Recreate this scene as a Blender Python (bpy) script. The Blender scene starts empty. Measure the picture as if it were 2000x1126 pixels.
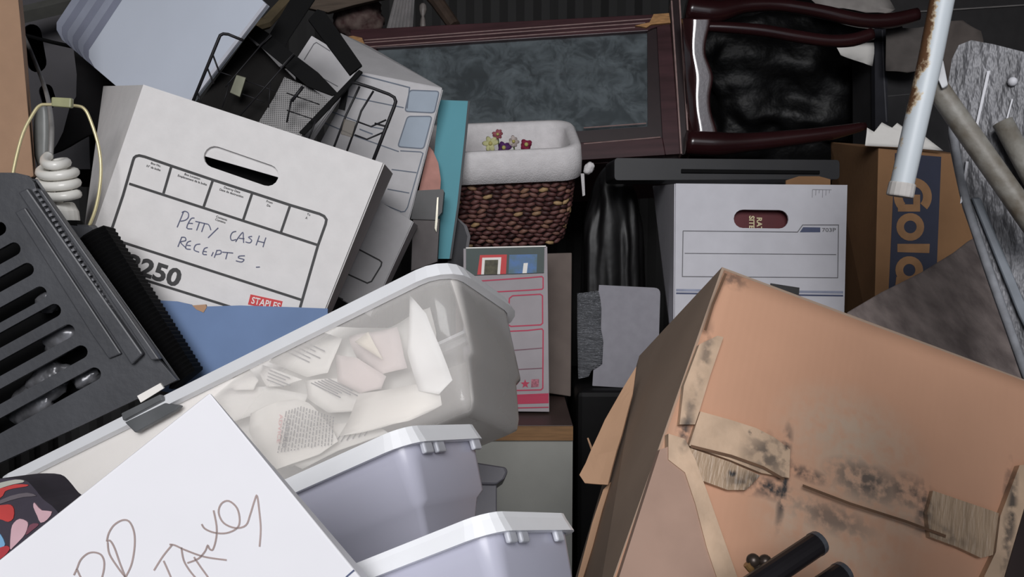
import bpy, bmesh, math, random
from mathutils import Vector, Matrix, noise
from mathutils.geometry import tessellate_polygon
R = random.Random(7)
SC = bpy.context.scene
COL = SC.collection

# ------------------------------------------------------------ camera, light, exposure
FPX, CXP, CYP = 1650.0, 1000.0, 563.0
PITCH = math.radians(5.0)
CAM = Vector((0, 0, 1.2))
RT = Vector((1, 0, 0)); FW = Vector((0, math.cos(PITCH), -math.sin(PITCH))); UP = Vector((0, math.sin(PITCH), math.cos(PITCH)))
cam_d = bpy.data.cameras.new('camera'); cam_d.sensor_width = 36; cam_d.lens = 36 * FPX / 2000; cam_d.clip_start = .02
cam = bpy.data.objects.new('camera', cam_d); COL.objects.link(cam)
cam.location = CAM; cam.rotation_euler = (math.pi / 2 - PITCH, 0, 0)
SC.camera = cam

w = bpy.data.worlds.new('overcast_sky'); SC.world = w; w.use_nodes = True
w.node_tree.nodes['Background'].inputs[0].default_value = (.80, .87, 1, 1)
w.node_tree.nodes['Background'].inputs[1].default_value = .55
ld = bpy.data.lights.new('door_daylight', 'AREA'); ld.shape = 'RECTANGLE'; ld.size = 2.0; ld.size_y = 1.6
ld.energy = 108; ld.color = (1.0, .99, .995)
lo = bpy.data.objects.new('door_daylight', ld); COL.objects.link(lo)
lo.location = (-.08, -2.3, 2.65); lo.rotation_euler = (math.radians(66), 0, math.radians(-4))   # the open roll-up door behind the viewer
SC.view_settings.view_transform = 'Standard'; SC.view_settings.look = 'None'
SC.view_settings.gamma = 1; SC.view_settings.exposure = 0.0; SC.view_settings.use_curve_mapping = False
SC.cycles.max_bounces = 8; SC.cycles.transparent_max_bounces = 16
SC.cycles.caustics_reflective = False; SC.cycles.caustics_refractive = False

# ------------------------------------------------------------ helpers
def W(u, v, d): return CAM + d * (FW + RT * ((u - CXP) / FPX) - UP * ((v - CYP) / FPX))
def camv(r, f, u): return RT * r + FW * f + UP * u
def lin(c):
    f = lambda x: x / 12.92 if x <= .04045 else ((x + .055) / 1.055) ** 2.4
    return tuple(f(x / 255) for x in c[:3]) + (1,)
def crop(ox, oy, s): return lambda *pts: [(ox + x / s, oy + y / s) for x, y in pts]

class Pl:
    """local frame of a real plane: x right, y away, z up; from three measured points."""
    def __init__(s, a, b, c):
        A, B, Cc = W(*a), W(*b), W(*c)
        X = (B - A).normalized(); Z = A - Cc; Z = (Z - X * Z.dot(X)).normalized()
        s.set(A, X, Z)
    def set(s, o, X, Z):
        Y = Z.cross(X)
        s.M = Matrix(((X.x, Y.x, Z.x, o.x), (X.y, Y.y, Z.y, o.y), (X.z, Y.z, Z.z, o.z), (0, 0, 0, 1)))
        s.I = s.M.inverted()
    @classmethod
    def axes(k, o, x, z):
        s = k.__new__(k); X = camv(*x).normalized(); Z = camv(*z); Z = (Z - X * Z.dot(X)).normalized()
        s.set(W(*o), X, Z); return s
    def p(s, u, v, y=0.0):
        o = s.I @ CAM; q = s.I @ W(u, v, 1) - o; t = (y - o.y) / q.y
        return (o.x + q.x * t, o.z + q.z * t)
    def ps(s, pts, y=0.0): return [s.p(u, v, y) for u, v in pts]
    def w(s, u, v, d): return s.I @ W(u, v, d)

MATS = {}
def mat(name, col, rough=.65, metal=0, var=.12, vs=25, bump=0, bs=80, spec=.5, coat=0, stretch=None, col2=None, transl=0, detail=4):
    m = bpy.data.materials.new(name); m.use_nodes = True; nt = m.node_tree; N = nt.nodes; L = nt.links
    b = N['Principled BSDF']; b.inputs['Roughness'].default_value = rough; b.inputs['Metallic'].default_value = metal
    b.inputs['Specular IOR Level'].default_value = spec; b.inputs['Coat Weight'].default_value = coat; b.inputs['Coat Roughness'].default_value = .08
    c = lin(col); c2 = lin(col2) if col2 else tuple(x * (1 - var * 2) for x in c[:3]) + (1,)
    tc = N.new('ShaderNodeTexCoord'); mp = N.new('ShaderNodeMapping'); L.new(tc.outputs['Object'], mp.inputs[0])
    if stretch: mp.inputs['Scale'].default_value = stretch
    nz = N.new('ShaderNodeTexNoise'); nz.inputs['Scale'].default_value = vs; nz.inputs['Detail'].default_value = detail; L.new(mp.outputs[0], nz.inputs[0])
    r = N.new('ShaderNodeValToRGB'); r.color_ramp.elements[0].position = .33; r.color_ramp.elements[1].position = .67
    r.color_ramp.elements[0].color = c2; r.color_ramp.elements[1].color = c
    L.new(nz.outputs[0], r.inputs[0]); L.new(r.outputs[0], b.inputs['Base Color'])
    if bump:
        n2 = N.new('ShaderNodeTexNoise'); n2.inputs['Scale'].default_value = bs; n2.inputs['Detail'].default_value = 3; L.new(mp.outputs[0], n2.inputs[0])
        bp = N.new('ShaderNodeBump'); bp.inputs['Strength'].default_value = bump; bp.inputs['Distance'].default_value = .01
        L.new(n2.outputs[0], bp.inputs['Height']); L.new(bp.outputs[0], b.inputs['Normal'])
    m['ramp'] = r.name; MATS[name] = m
    return m
def clear_mat(name, col, alpha, rough=.12, tint=(1, 1, 1), rough_noise=0):
    """thin plastic or glass: part of the light passes straight, the rest meets a glossy milky skin"""
    m = bpy.data.materials.new(name); m.use_nodes = True; nt = m.node_tree; N = nt.nodes; L = nt.links
    b = N['Principled BSDF']; b.inputs['Base Color'].default_value = lin(col); b.inputs['Roughness'].default_value = rough
    t = N.new('ShaderNodeBsdfTransparent'); t.inputs[0].default_value = tuple(tint) + (1,)
    mx = N.new('ShaderNodeMixShader'); out = N['Material Output']
    fr = N.new('ShaderNodeFresnel'); fr.inputs[0].default_value = 1.45
    mt = N.new('ShaderNodeMath'); mt.operation = 'ADD'; mt.use_clamp = True; mt.inputs[1].default_value = alpha
    L.new(fr.outputs[0], mt.inputs[0])
    if rough_noise:
        tc = N.new('ShaderNodeTexCoord'); nz = N.new('ShaderNodeTexNoise'); nz.inputs['Scale'].default_value = 17; nz.inputs['Detail'].default_value = 12; nz.inputs['Roughness'].default_value = .78; nz.inputs['Distortion'].default_value = .5
        L.new(tc.outputs['Object'], nz.inputs[0]); mr = N.new('ShaderNodeMapRange'); mr.inputs[1].default_value = .44; mr.inputs[2].default_value = .72
        mr.inputs[4].default_value = rough_noise; L.new(nz.outputs[0], mr.inputs[0])
        ad = N.new('ShaderNodeMath'); ad.operation = 'ADD'; ad.use_clamp = True; L.new(mt.outputs[0], ad.inputs[0]); L.new(mr.outputs[0], ad.inputs[1]); mt = ad
    L.new(mt.outputs[0], mx.inputs[0]); L.new(t.outputs[0], mx.inputs[1]); L.new(b.outputs[0], mx.inputs[2]); L.new(mx.outputs[0], out.inputs[0])
    return m

def obj(name, bm, m, parent=None, M=None, label=None, smooth=False, bevel=0, solid=0, offset=0, seg=2, sub=0, kind=None, recalc=True):
    if isinstance(bm, bmesh.types.BMesh):
        if recalc: bmesh.ops.recalc_face_normals(bm, faces=bm.faces)
        me = bpy.data.meshes.new(name); bm.to_mesh(me); bm.free()
    else: me = bm
    if smooth:
        for p in me.polygons: p.use_smooth = True
    if m and not me.materials: me.materials.append(m)
    o = bpy.data.objects.new(name, me); COL.objects.link(o)
    if parent: o.parent = parent
    if M is not None: o.matrix_local = M
    if label: o['label'] = label
    if kind: o['kind'] = kind
    if solid:
        md = o.modifiers.new('thick', 'SOLIDIFY'); md.thickness = solid; md.offset = offset
    if bevel:
        md = o.modifiers.new('bevel', 'BEVEL'); md.width = bevel; md.segments = seg; md.limit_method = 'ANGLE'; md.angle_limit = .6
    if sub:
        md = o.modifiers.new('sub', 'SUBSURF'); md.levels = sub; md.render_levels = sub
    return o
def thing(name, label, cat, M=None, group=None):
    e = bpy.data.objects.new(name, None); COL.objects.link(e); e.empty_display_size = .05
    if M is not None: e.matrix_world = M
    e['label'] = label; e['category'] = cat
    if group: e['group'] = group
    return e
def tag(o, label, cat, group=None):
    o['label'] = label; o['category'] = cat
    if group: o['group'] = group
    return o
def add_prism(bm, outer, y0, y1, holes=(), outer2=None):
    loops = [outer] + list(holes); flat = [q for l in loops for q in l]
    flat2 = [q for l in ([outer2 or outer] + list(holes)) for q in l]
    f = [bm.verts.new((x, y0, z)) for x, z in flat]; b = [bm.verts.new((x, y1, z)) for x, z in flat2]
    for t in tessellate_polygon([[Vector((x, z, 0)) for x, z in l] for l in loops]):
        try: bm.faces.new([f[i] for i in t]); bm.faces.new([b[i] for i in reversed(t)])
        except ValueError: pass
    k = 0
    for l in loops:
        n = len(l)
        for i in range(n):
            j = (i + 1) % n
            bm.faces.new((f[k + i], f[k + j], b[k + j], b[k + i]))
        k += n
    return bm
def prism(outer, y0, y1, holes=(), outer2=None): return add_prism(bmesh.new(), outer, y0, y1, holes, outer2)
def hexa(front, back, skip=()):
    """front/back: TL TR BR BL points"""
    bm = bmesh.new(); v = [bm.verts.new(p) for p in list(front) + list(back)]
    F = {'front': (0, 1, 2, 3), 'back': (4, 5, 6, 7), 'top': (0, 1, 5, 4), 'right': (1, 2, 6, 5), 'bottom': (2, 3, 7, 6), 'left': (3, 0, 4, 7)}
    for k, q in F.items():
        if k not in skip: bm.faces.new([v[i] for i in q])
    return bm
def add_ribbon(bm, pts, wd, y=-.0006, closed=False):
    P = [Vector(p) for p in pts]; n = len(P); vs = []
    for i in range(n):
        a = P[(i - 1) % n] if closed or i else P[i]; b = P[(i + 1) % n] if closed or i < n - 1 else P[i]
        d1 = (P[i] - a); d2 = (b - P[i])
        d1 = d1.normalized() if d1.length > 1e-9 else d2.normalized(); d2 = d2.normalized() if d2.length > 1e-9 else d1
        t = d1 + d2; t = t.normalized() if t.length > 1e-6 else d1
        nn = Vector((-t.y, t.x)); k = 1 / max(.45, abs(nn.dot(Vector((-d1.y, d1.x)))))
        ww = (wd[i] if isinstance(wd, (list, tuple)) else wd) / 2
        vs.append((bm.verts.new((P[i].x + nn.x * ww * k, y, P[i].y + nn.y * ww * k)), bm.verts.new((P[i].x - nn.x * ww * k, y, P[i].y - nn.y * ww * k))))
    for i in range(n if closed else n - 1):
        a, b = vs[i], vs[(i + 1) % n]; bm.faces.new((a[0], b[0], b[1], a[1]))
    return bm
def ribbons(pl, strokes, wd, y=-.0006, closed=False, smooth=0):
    bm = bmesh.new()
    for s in strokes:
        q = pl.ps(s); q = spline(q, smooth) if smooth else q
        add_ribbon(bm, q, wd, y, closed)
    return bm
def spline(P, k=4, closed=False):
    P = [Vector(p) for p in P]; n = len(P); out = []
    if n < 3: return P
    for i in range(n if closed else n - 1):
        g = lambda j: P[j % n] if closed else P[min(max(j, 0), n - 1)]
        p0, p1, p2, p3 = g(i - 1), g(i), g(i + 1), g(i + 2)
        for j in range(k):
            t = j / k
            out.append(.5 * ((2 * p1) + (p2 - p0) * t + (2 * p0 - 5 * p1 + 4 * p2 - p3) * t * t + (3 * p1 - p0 - 3 * p2 + p3) * t ** 3))
    if not closed: out.append(P[-1])
    return out
def roundpoly(P, r, k=4):
    P = [Vector(p) for p in P]; n = len(P); out = []
    rr = r if isinstance(r, (list, tuple)) else [r] * n
    for i in range(n):
        a, b, c = P[i - 1], P[i], P[(i + 1) % n]
        q = min(rr[i], (a - b).length * .49, (c - b).length * .49)
        if q < 1e-6: out.append(b); continue
        s, e = b + (a - b).normalized() * q, b + (c - b).normalized() * q
        for j in range(k + 1):
            t = j / k; out.append((1 - t) ** 2 * s + 2 * t * (1 - t) * b + t * t * e)
    return out
def add_tube(bm, pts, r, n=8, closed=False, flat=1.0):
    P = [Vector(p) for p in pts]; m = len(P); rings = []
    up = None
    for i in range(m):
        a = P[(i - 1) % m] if closed or i else P[i]; b = P[(i + 1) % m] if closed or i < m - 1 else P[i]
        t = (b - a).normalized()
        if up is None:
            up = Vector((0, 0, 1)) if abs(t.z) < .9 else Vector((1, 0, 0))
        s = t.cross(up).normalized(); up = s.cross(t).normalized()
        rr = r[i] if isinstance(r, (list, tuple)) else r
        rings.append([bm.verts.new(P[i] + s * (math.cos(2 * math.pi * k / n) * rr) + up * (math.sin(2 * math.pi * k / n) * rr * flat)) for k in range(n)])
    for i in range(m if closed else m - 1):
        A, B = rings[i], rings[(i + 1) % m]
        for k in range(n): bm.faces.new((A[k], A[(k + 1) % n], B[(k + 1) % n], B[k]))
    if not closed: bm.faces.new(rings[0][::-1]); bm.faces.new(rings[-1])
    return bm
def tube(pts, r, n=8, closed=False, flat=1.0): return add_tube(bmesh.new(), pts, r, n, closed, flat)
def loft(rings, cap0=True, cap1=True):
    bm = bmesh.new(); V = [[bm.verts.new(p) for p in r] for r in rings]; n = len(V[0])
    for A, B in zip(V, V[1:]):
        for k in range(n): bm.faces.new((A[k], A[(k + 1) % n], B[(k + 1) % n], B[k]))
    if cap0: bm.faces.new(V[0][::-1])
    if cap1: bm.faces.new(V[-1])
    return bm
def rrect(x0, x1, y0, y1, r, k=5):
    out = []
    for cx, cy, a in ((x1 - r, y1 - r, 0), (x0 + r, y1 - r, 90), (x0 + r, y0 + r, 180), (x1 - r, y0 + r, 270)):
        for j in range(k + 1):
            t = math.radians(a + 90 * j / k); out.append((cx + r * math.cos(t), cy + r * math.sin(t)))
    return out
def sheet(outline, y=0.0, amp=.003, freq=12, cuts=3, seed=0):
    bm = bmesh.new(); V = [bm.verts.new((x, y, z)) for x, z in outline]
    for t in tessellate_polygon([[Vector((x, z, 0)) for x, z in outline]]): bm.faces.new([V[i] for i in t])
    bmesh.ops.subdivide_edges(bm, edges=bm.edges, cuts=cuts, use_grid_fill=True)
    for v in bm.verts: v.co.y += amp * 2 * noise.noise(Vector((v.co.x * freq + seed * 3.7, seed * 1.3, v.co.z * freq)))
    return bm
def blob(c, s, seed=0, amp=.15, freq=2.5, sub=4, rot=None):
    bm = bmesh.new(); bmesh.ops.create_icosphere(bm, subdivisions=sub, radius=1)
    for v in bm.verts:
        p = v.co.copy(); k = 1 + amp * noise.noise(p * freq + Vector((seed * 5.1, 0, seed))) + amp * .5 * noise.noise(p * freq * 2.7 + Vector((seed, seed * 3, 0)))
        q = Vector((p.x * s[0], p.y * s[1], p.z * s[2])) * k
        if rot: q = rot @ q
        v.co = q + Vector(c)
    return bm
def text(name, s, pl, u, v, hpx, ang, m, parent, offset=0, align='LEFT', y=-.0007, sx=1.0, spacing=1.0):
    """lettering printed flat on a plane: baseline start at pixel (u,v), cap height hpx, reading direction ang degrees (image, clockwise)"""
    cu = bpy.data.curves.new(name, 'FONT'); cu.body = s; cu.align_x = align;  cu.resolution_u = 3; cu.space_character = spacing
    x0 = Vector(pl.p(u, v)); a = math.radians(ang)
    x1 = Vector(pl.p(u + math.cos(a) * 50, v + math.sin(a) * 50)) - x0
    hh = (Vector(pl.p(u - math.sin(-a) * hpx, v - math.cos(a) * hpx)) - x0).length
    cu.size = hh / .70; cu.offset = offset * cu.size
    t = bpy.data.objects.new(name, cu); COL.objects.link(t)
    dg = bpy.context.evaluated_depsgraph_get(); me = bpy.data.meshes.new_from_object(t.evaluated_get(dg))
    bpy.data.objects.remove(t)
    th = math.atan2(x1.y, x1.x); c_, s_ = math.cos(th), math.sin(th)
    for vv in me.vertices:
        x, z = vv.co.x * sx, vv.co.y
        vv.co = (x0.x + x * c_ - z * s_, y, x0.y + x * s_ + z * c_)
    me.materials.clear()
    return obj(name, me, m, parent)

# ------------------------------------------------------------ materials
CARD_W = mat('white_cardboard', (226, 223, 222), .75, var=.03, vs=40, bump=.04, bs=200)
CARD_G = mat('white_cardboard_aged', (212, 210, 212), .8, var=.04, vs=30, bump=.04, bs=200)
CARD_B = mat('white_cardboard_bluish', (212, 211, 218), .75, var=.03, vs=30)
CARD_IN = mat('box_inside_dark', (70, 66, 62), .9)
WHITE_B = mat('bright_white_board', (226, 225, 229), .7, var=.01)
INK = mat('dark_grey_ink', (58, 57, 58), .6)
INK_L = mat('light_grey_ink', (118, 117, 122), .6)
INK_B = mat('slate_blue_ink', (84, 92, 122), .6)
INK_T = mat('grey_blue_ink', (112, 122, 138), .6)
PEN = mat('blue_grey_pen', (92, 96, 124), .6)
PENCIL = mat('brown_pencil', (172, 154, 150), .7)
RED = mat('red_ink', (206, 62, 64), .6, var=.03)
MAROON_INK = mat('crimson_ink', (186, 52, 84), .6, var=.03)
WHITE_INK = mat('white_ink', (235, 225, 222), .6, var=.02)
KRAFT = mat('kraft_cardboard', (186, 148, 118), .8, var=.07, vs=9, bump=.06, bs=40)
KRAFT_D = mat('kraft_cardboard_brown', (150, 112, 78), .85, var=.1, vs=9, bump=.05)
BLACKP = mat('black_plastic', (74, 75, 79), .42, var=.12, vs=15, bump=.05, bs=120)
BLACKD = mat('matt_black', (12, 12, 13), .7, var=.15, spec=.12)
BLACKV = mat('black_vinyl', (24, 23, 24), .44, var=.2, vs=8, bump=.3, bs=10, spec=.4)
WIRE = mat('black_wire', (36, 35, 38), .5, spec=.3)
STEEL = mat('dark_grey_steel', (84, 82, 86), .5, metal=.2, var=.12, vs=6)
BRASS = mat('polished_brass', (226, 214, 168), .35, metal=.35, var=.03)
PORC = mat('white_glass_tube', (232, 230, 224), .25, var=.02)
MAHOG = mat('dark_cherry_wood', (80, 52, 56), .30, var=.22, vs=6, spec=.5, stretch=(1, 1, 8), coat=.4)
MAHOG_L = mat('pale_cherry_edge', (168, 140, 136), .35, var=.15, vs=60)  # paler cherry for the moulding lines
RAWWOOD = mat('raw_split_wood', (196, 148, 98), .8, var=.2, vs=60, stretch=(1, 1, 5))
PAPER = mat('white_paper', (246, 243, 238), .8, var=.03, vs=20)
PAPER_P = mat('pinkish_paper', (228, 214, 212), .8, var=.03)
LINEN = mat('off_white_linen', (230, 226, 227), .9, var=.05, vs=60, bump=.2, bs=400)
RIM = mat('white_plastic_rim', (250, 251, 254), .35, var=.02)
CLEAR = clear_mat('clear_plastic', (246, 243, 240), .20, .09)
SMOKE = clear_mat('smoky_translucent_plastic', (196, 196, 212), .80, .28)
SILVER = mat('silver_tape', (160, 162, 168), .32, metal=.55, var=.2, vs=30, stretch=(1, 1, 14), bump=.9, bs=45)

# ------------------------------------------------------------ structure: a roller-door storage unit
FLOOR = mat('concrete_floor', (70, 67, 64), .85, var=.2, vs=5, bump=.1)
WALL = mat('painted_steel_wall', (42, 41, 41), .7, var=.15, vs=4)
def slab(name, lo_, hi_, m):
    bm = bmesh.new(); bmesh.ops.create_cube(bm, size=1)
    for v in bm.verts: v.co = Vector([lo_[i] + (v.co[i] + .5) * (hi_[i] - lo_[i]) for i in range(3)])
    o = obj(name, bm, m); o['kind'] = 'structure'; return o
def corrugated(name, a, b, h, nrm):
    """ribbed steel sheet wall from a to b"""
    bm = bmesh.new(); A, B = Vector(a), Vector(b); L_ = (B - A).length; n = int(L_ / .03); prev = None
    for i in range(n + 1):
        p = A.lerp(B, i / n) + Vector(nrm) * (.012 if (i // 2) % 2 else 0)
        q = (bm.verts.new(p), bm.verts.new(p + Vector((0, 0, h))))
        if prev: bm.faces.new((prev[0], q[0], q[1], prev[1]))
        prev = q
    o = obj(name, bm, WALL, solid=.004); o['kind'] = 'structure'; return o
slab('floor', (-1.75, -2.5, -.1), (1.75, 3.2, 0), FLOOR)
slab('ceiling', (-1.75, -1.0, 2.7), (1.75, 3.2, 2.8), WALL)
corrugated('wall_left', (-1.7, 3.1, 0), (-1.7, -2.5, 0), 2.7, (1, 0, 0))
corrugated('wall_right', (1.7, 3.1, 0), (1.7, -2.5, 0), 2.7, (-1, 0, 0))
corrugated('wall_back', (-1.7, 3.1, 0), (1.7, 3.1, 0), 2.7, (0, -1, 0))

# ------------------------------------------------------------ big cardboard box (front right)
def stained_kraft():
    m = mat('stained_kraft_cardboard', (208, 160, 131), .8, var=.05, vs=6, bump=.12, bs=14)
    nt = m.node_tree; N = nt.nodes; L = nt.links; b = N['Principled BSDF']; base = N[m['ramp']].outputs[0]
    return m, nt, N, L, b, base
F4 = [(1412, 524, .96), (2068, 768, .985), (1930, 1235, .83), (1160, 1240, .80)]
B4 = [(1250, 696, 1.22), (1880, 930, 1.24), (1790, 1300, 1.08), (1096, 1230, 1.08)]
PB = Pl((1412, 524, .96), (2068, 768, .985), (1200, 1126, .822))
big = thing('cardboard_box', 'large battered brown cardboard box with torn tape and black mould stains', 'box', PB.M)
Fl = [Vector((x, 0, z)) for x, z in PB.ps([q[:2] for q in F4])]; Bl = [PB.w(*q) for q in B4]
KB, nt, N, L, bs_, base = stained_kraft()
def stain_nodes(spots, colr, n0=.40, n1=.56):
    """mould and rubbed dirt as patches of their own, in the panel's own metres"""
    global base
    tc = N.new('ShaderNodeTexCoord'); acc = None
    for (u, v, rx, rz, st) in spots:
        x, z = PB.p(u, v); mp = N.new('ShaderNodeMapping'); mp.vector_type = 'TEXTURE'
        mp.inputs['Location'].default_value = (x, 0, z); mp.inputs['Scale'].default_value = (rx, 10, rz); mp.inputs['Rotation'].default_value = (0, math.radians(0), 0)
        L.new(tc.outputs['Object'], mp.inputs[0])
        ln = N.new('ShaderNodeVectorMath'); ln.operation = 'LENGTH'; L.new(mp.outputs[0], ln.inputs[0])
        mr = N.new('ShaderNodeMapRange'); mr.inputs[1].default_value = 1; mr.inputs[2].default_value = .25; mr.inputs[4].default_value = st; mr.clamp = True
        L.new(ln.outputs[1], mr.inputs[0])
        if acc is None: acc = mr.outputs[0]
        else:
            a = N.new('ShaderNodeMath'); a.operation = 'MAXIMUM'; L.new(acc, a.inputs[0]); L.new(mr.outputs[0], a.inputs[1]); acc = a.outputs[0]
    nz = N.new('ShaderNodeTexNoise'); nz.inputs['Scale'].default_value = 75; nz.inputs['Detail'].default_value = 6; L.new(tc.outputs['Object'], nz.inputs[0])
    r2 = N.new('ShaderNodeMapRange'); r2.inputs[1].default_value = n0; r2.inputs[2].default_value = n1; L.new(nz.outputs[0], r2.inputs[0])
    mu = N.new('ShaderNodeMath'); mu.operation = 'MULTIPLY'; mu.use_clamp = True; L.new(acc, mu.inputs[0]); L.new(r2.outputs[0], mu.inputs[1])
    mx = N.new('ShaderNodeMix'); mx.data_type = 'RGBA'; L.new(mu.outputs[0], mx.inputs[0]); L.new(base, mx.inputs[6]); mx.inputs[7].default_value = lin(colr)
    base = mx.outputs[2]; L.new(base, bs_.inputs['Base Color'])
def uvlist(l): return [(u, v, rx, rz, s) for u, v, rx, rz, s in l]
RUB = [(1660, 860, .10, .07, 1), (1690, 950, .085, .05, .9), (1560, 1010, .06, .05, .8), (1750, 1000, .07, .04, .8), (1640, 1060, .10, .06, .8), (1440, 900, .05, .03, .5), (1320, 900, .03, .05, .5)]
MOULD = [(1530, 890, .009, .045, 1), (1530, 960, .007, .05, 1), (1500, 952, .045, .014, 1), (1450, 948, .03, .010, .7), (1495, 890, .036, .030, .75), (1575, 925, .035, .010, .85), (1335, 840, .010, .03, .9), (1372, 700, .009, .055, .6), (1345, 790, .008, .03, .6), (1690, 940, .055, .026, .8), (1770, 960, .04, .024, .7), (1620, 1010, .06, .020, .6), (1800, 985, .012, .036, .8), (1430, 545, .026, .014, .6), (1480, 850, .005, .005, 1.6), (1460, 847, .004, .004, 1.6), (1424, 925, .006, .006, 1.3), (1830, 1040, .05, .014, .5), (1965, 1000, .008, .07, .9), (1955, 1060, .008, .05, .8)]
stain_nodes(RUB, (198, 172, 150), .22, .58); stain_nodes(MOULD, (62, 59, 59))
wv = N.new('ShaderNodeTexWave'); wv.inputs['Scale'].default_value = 34; wv.inputs['Distortion'].default_value = .6; tcw = N.new('ShaderNodeTexCoord'); L.new(tcw.outputs['Object'], wv.inputs[0])
bpw = N.new('ShaderNodeBump'); bpw.inputs['Strength'].default_value = .022; bpw.inputs['Distance'].default_value = .004; L.new(wv.outputs['Fac'], bpw.inputs['Height'])
L.new(bs_.inputs['Normal'].links[0].from_socket, bpw.inputs['Normal']); L.new(bpw.outputs[0], bs_.inputs['Normal'])
bmf = bmesh.new()   # main face as a grid so the panel can sag and dent
nx, nz_ = 22, 18; G = []
for j in range(nz_ + 1):
    row = []
    for i in range(nx + 1):
        s, t = i / nx, j / nz_; p = (Fl[0] * (1 - s) + Fl[1] * s) * (1 - t) + (Fl[3] * (1 - s) + Fl[2] * s) * t
        e = min(s, 1 - s, t, 1 - t); k = min(1, e * 5)
        p = p + Vector((0, k * (.0025 * noise.noise(p * 14) - .001), 0)); row.append(bmf.verts.new(p))
    G.append(row)
for j in range(nz_):
    for i in range(nx): bmf.faces.new((G[j][i], G[j][i + 1], G[j + 1][i + 1], G[j + 1][i]))
obj('front_panel', bmf, KB, big, smooth=True, solid=.004, offset=1)
obj('body', hexa(Fl, Bl, skip=('front',)), mat('shaded_kraft', (168, 146, 128), .85, var=.06, vs=9), big, solid=.004)  # body colour greyer than the front, painting the shade on the sides
c2 = crop(1080, 800, 3.454); c4 = crop(1500, 800, 3.454); c1 = crop(1080, 500, 3.518)
TAPE = mat('old_paper_tape', (214, 184, 156), .55, var=.12, vs=30, bump=.12, bs=60)
TAPE2 = mat('crinkled_clear_tape', (186, 160, 134), .4, var=.1, vs=14, stretch=(6, 1, 1), bump=.3, bs=40)
for tm in (TAPE, TAPE2):
    nt = tm.node_tree; N = nt.nodes; L = nt.links; bs_ = N['Principled BSDF']; base = N[tm['ramp']].outputs[0]; stain_nodes(MOULD, (66, 62, 60))
def patch(name, pts, m, t=.0014, y=-.0075, lab=None): return obj(name, prism(PB.ps(pts), y - t + .0005, 0), m, big, label=lab)
patch('lower_flap', [(1324, 866), (1412, 1140), (1196, 1150), (1283, 880)], mat('greyed_kraft', (174, 144, 128), .85, var=.05), t=.003, y=-.007)
patch('edge_tape', c1((1110, 560), (1150, 570), (1060, 830), (985, 1075), (955, 1165), (850, 1165), (880, 900), (985, 620)), TAPE)
patch('tape', [(1362, 806), (1420, 822), (1470, 838), (1505, 856), (1536, 880), (1534, 935), (1480, 925), (1420, 900), (1340, 872)], TAPE)
patch('tape', [(1340, 876), (1420, 904), (1478, 930), (1450, 958), (1415, 958), (1360, 938), (1318, 900)], TAPE2)
patch('diagonal_tape', [(1298, 850), (1330, 860), (1350, 900), (1372, 960), (1400, 1040), (1432, 1130), (1392, 1130), (1372, 1070), (1350, 985), (1330, 925), (1298, 900)], TAPE, y=-.0105)
patch('corner_tape', c4((1660, 380), (1727, 372), (1700, 660), (1600, 1080), (1530, 1160), (1420, 1126), (1500, 960), (1530, 720)), TAPE, lab='grey-stained paper tape along the right edge')
patch('tape', c4((1080, 550), (1520, 700), (1480, 980), (1400, 1000), (1250, 930), (1060, 860), (1040, 700)), TAPE2)
SEAM = mat('dark_seam', (112, 84, 64), .9)
for q in ([(1342, 874), (1420, 893), (1482, 915), (1522, 938)], [(1558, 950), (1650, 985), (1760, 1020), (1835, 1048)], [(1410, 540), (1385, 600), (1370, 650)]): obj('seam', ribbons(PB, [q], .0030, y=-.0105), SEAM, big)
# torn flaps on the left
PF = Pl((1240, 720, 1.10), (1300, 740, 1.08), (1190, 945, 1.03))
obj('torn_flap', sheet(PF.ps([(1243, 716), (1219, 756), (1182, 820), (1164, 861), (1145, 905), (1132, 927), (1142, 942), (1187, 945), (1215, 850), (1236, 770)]), 0, .003, 20, 2), KRAFT, big, M=PB.I @ PF.M, solid=.004, label='torn orange-brown flap on the left side')
obj('torn_flap', prism(PF.ps([(1187, 930), (1170, 985), (1150, 1060), (1128, 1130), (1118, 1130), (1150, 1010), (1172, 945)]), .02, .024), KRAFT, big, M=PB.I @ PF.M)

PLn = Pl((2310, -100, .43), (2900, -100, .43), (1950, 1140, .43))  # panel added to shade the right half of the big cardboard box
tag(obj('shading_panel', prism(PLn.ps([(2310, -100), (2820, -100), (2820, 1480), (1852, 1480), (1952, 1138)]), -.02, 0), mat('dark_brown_vinyl', (62, 50, 50), .7), M=PLn.M, bevel=.003), 'dark brown panel added to shade the large cardboard box, cut off by the lower right corner of the picture', 'panel')
obj('splinter', tube([PB.I @ W(1148, 855, 1.125), PB.I @ W(1158, 882, 1.115)], [.0012, .0018], 6), KRAFT, big)
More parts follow.
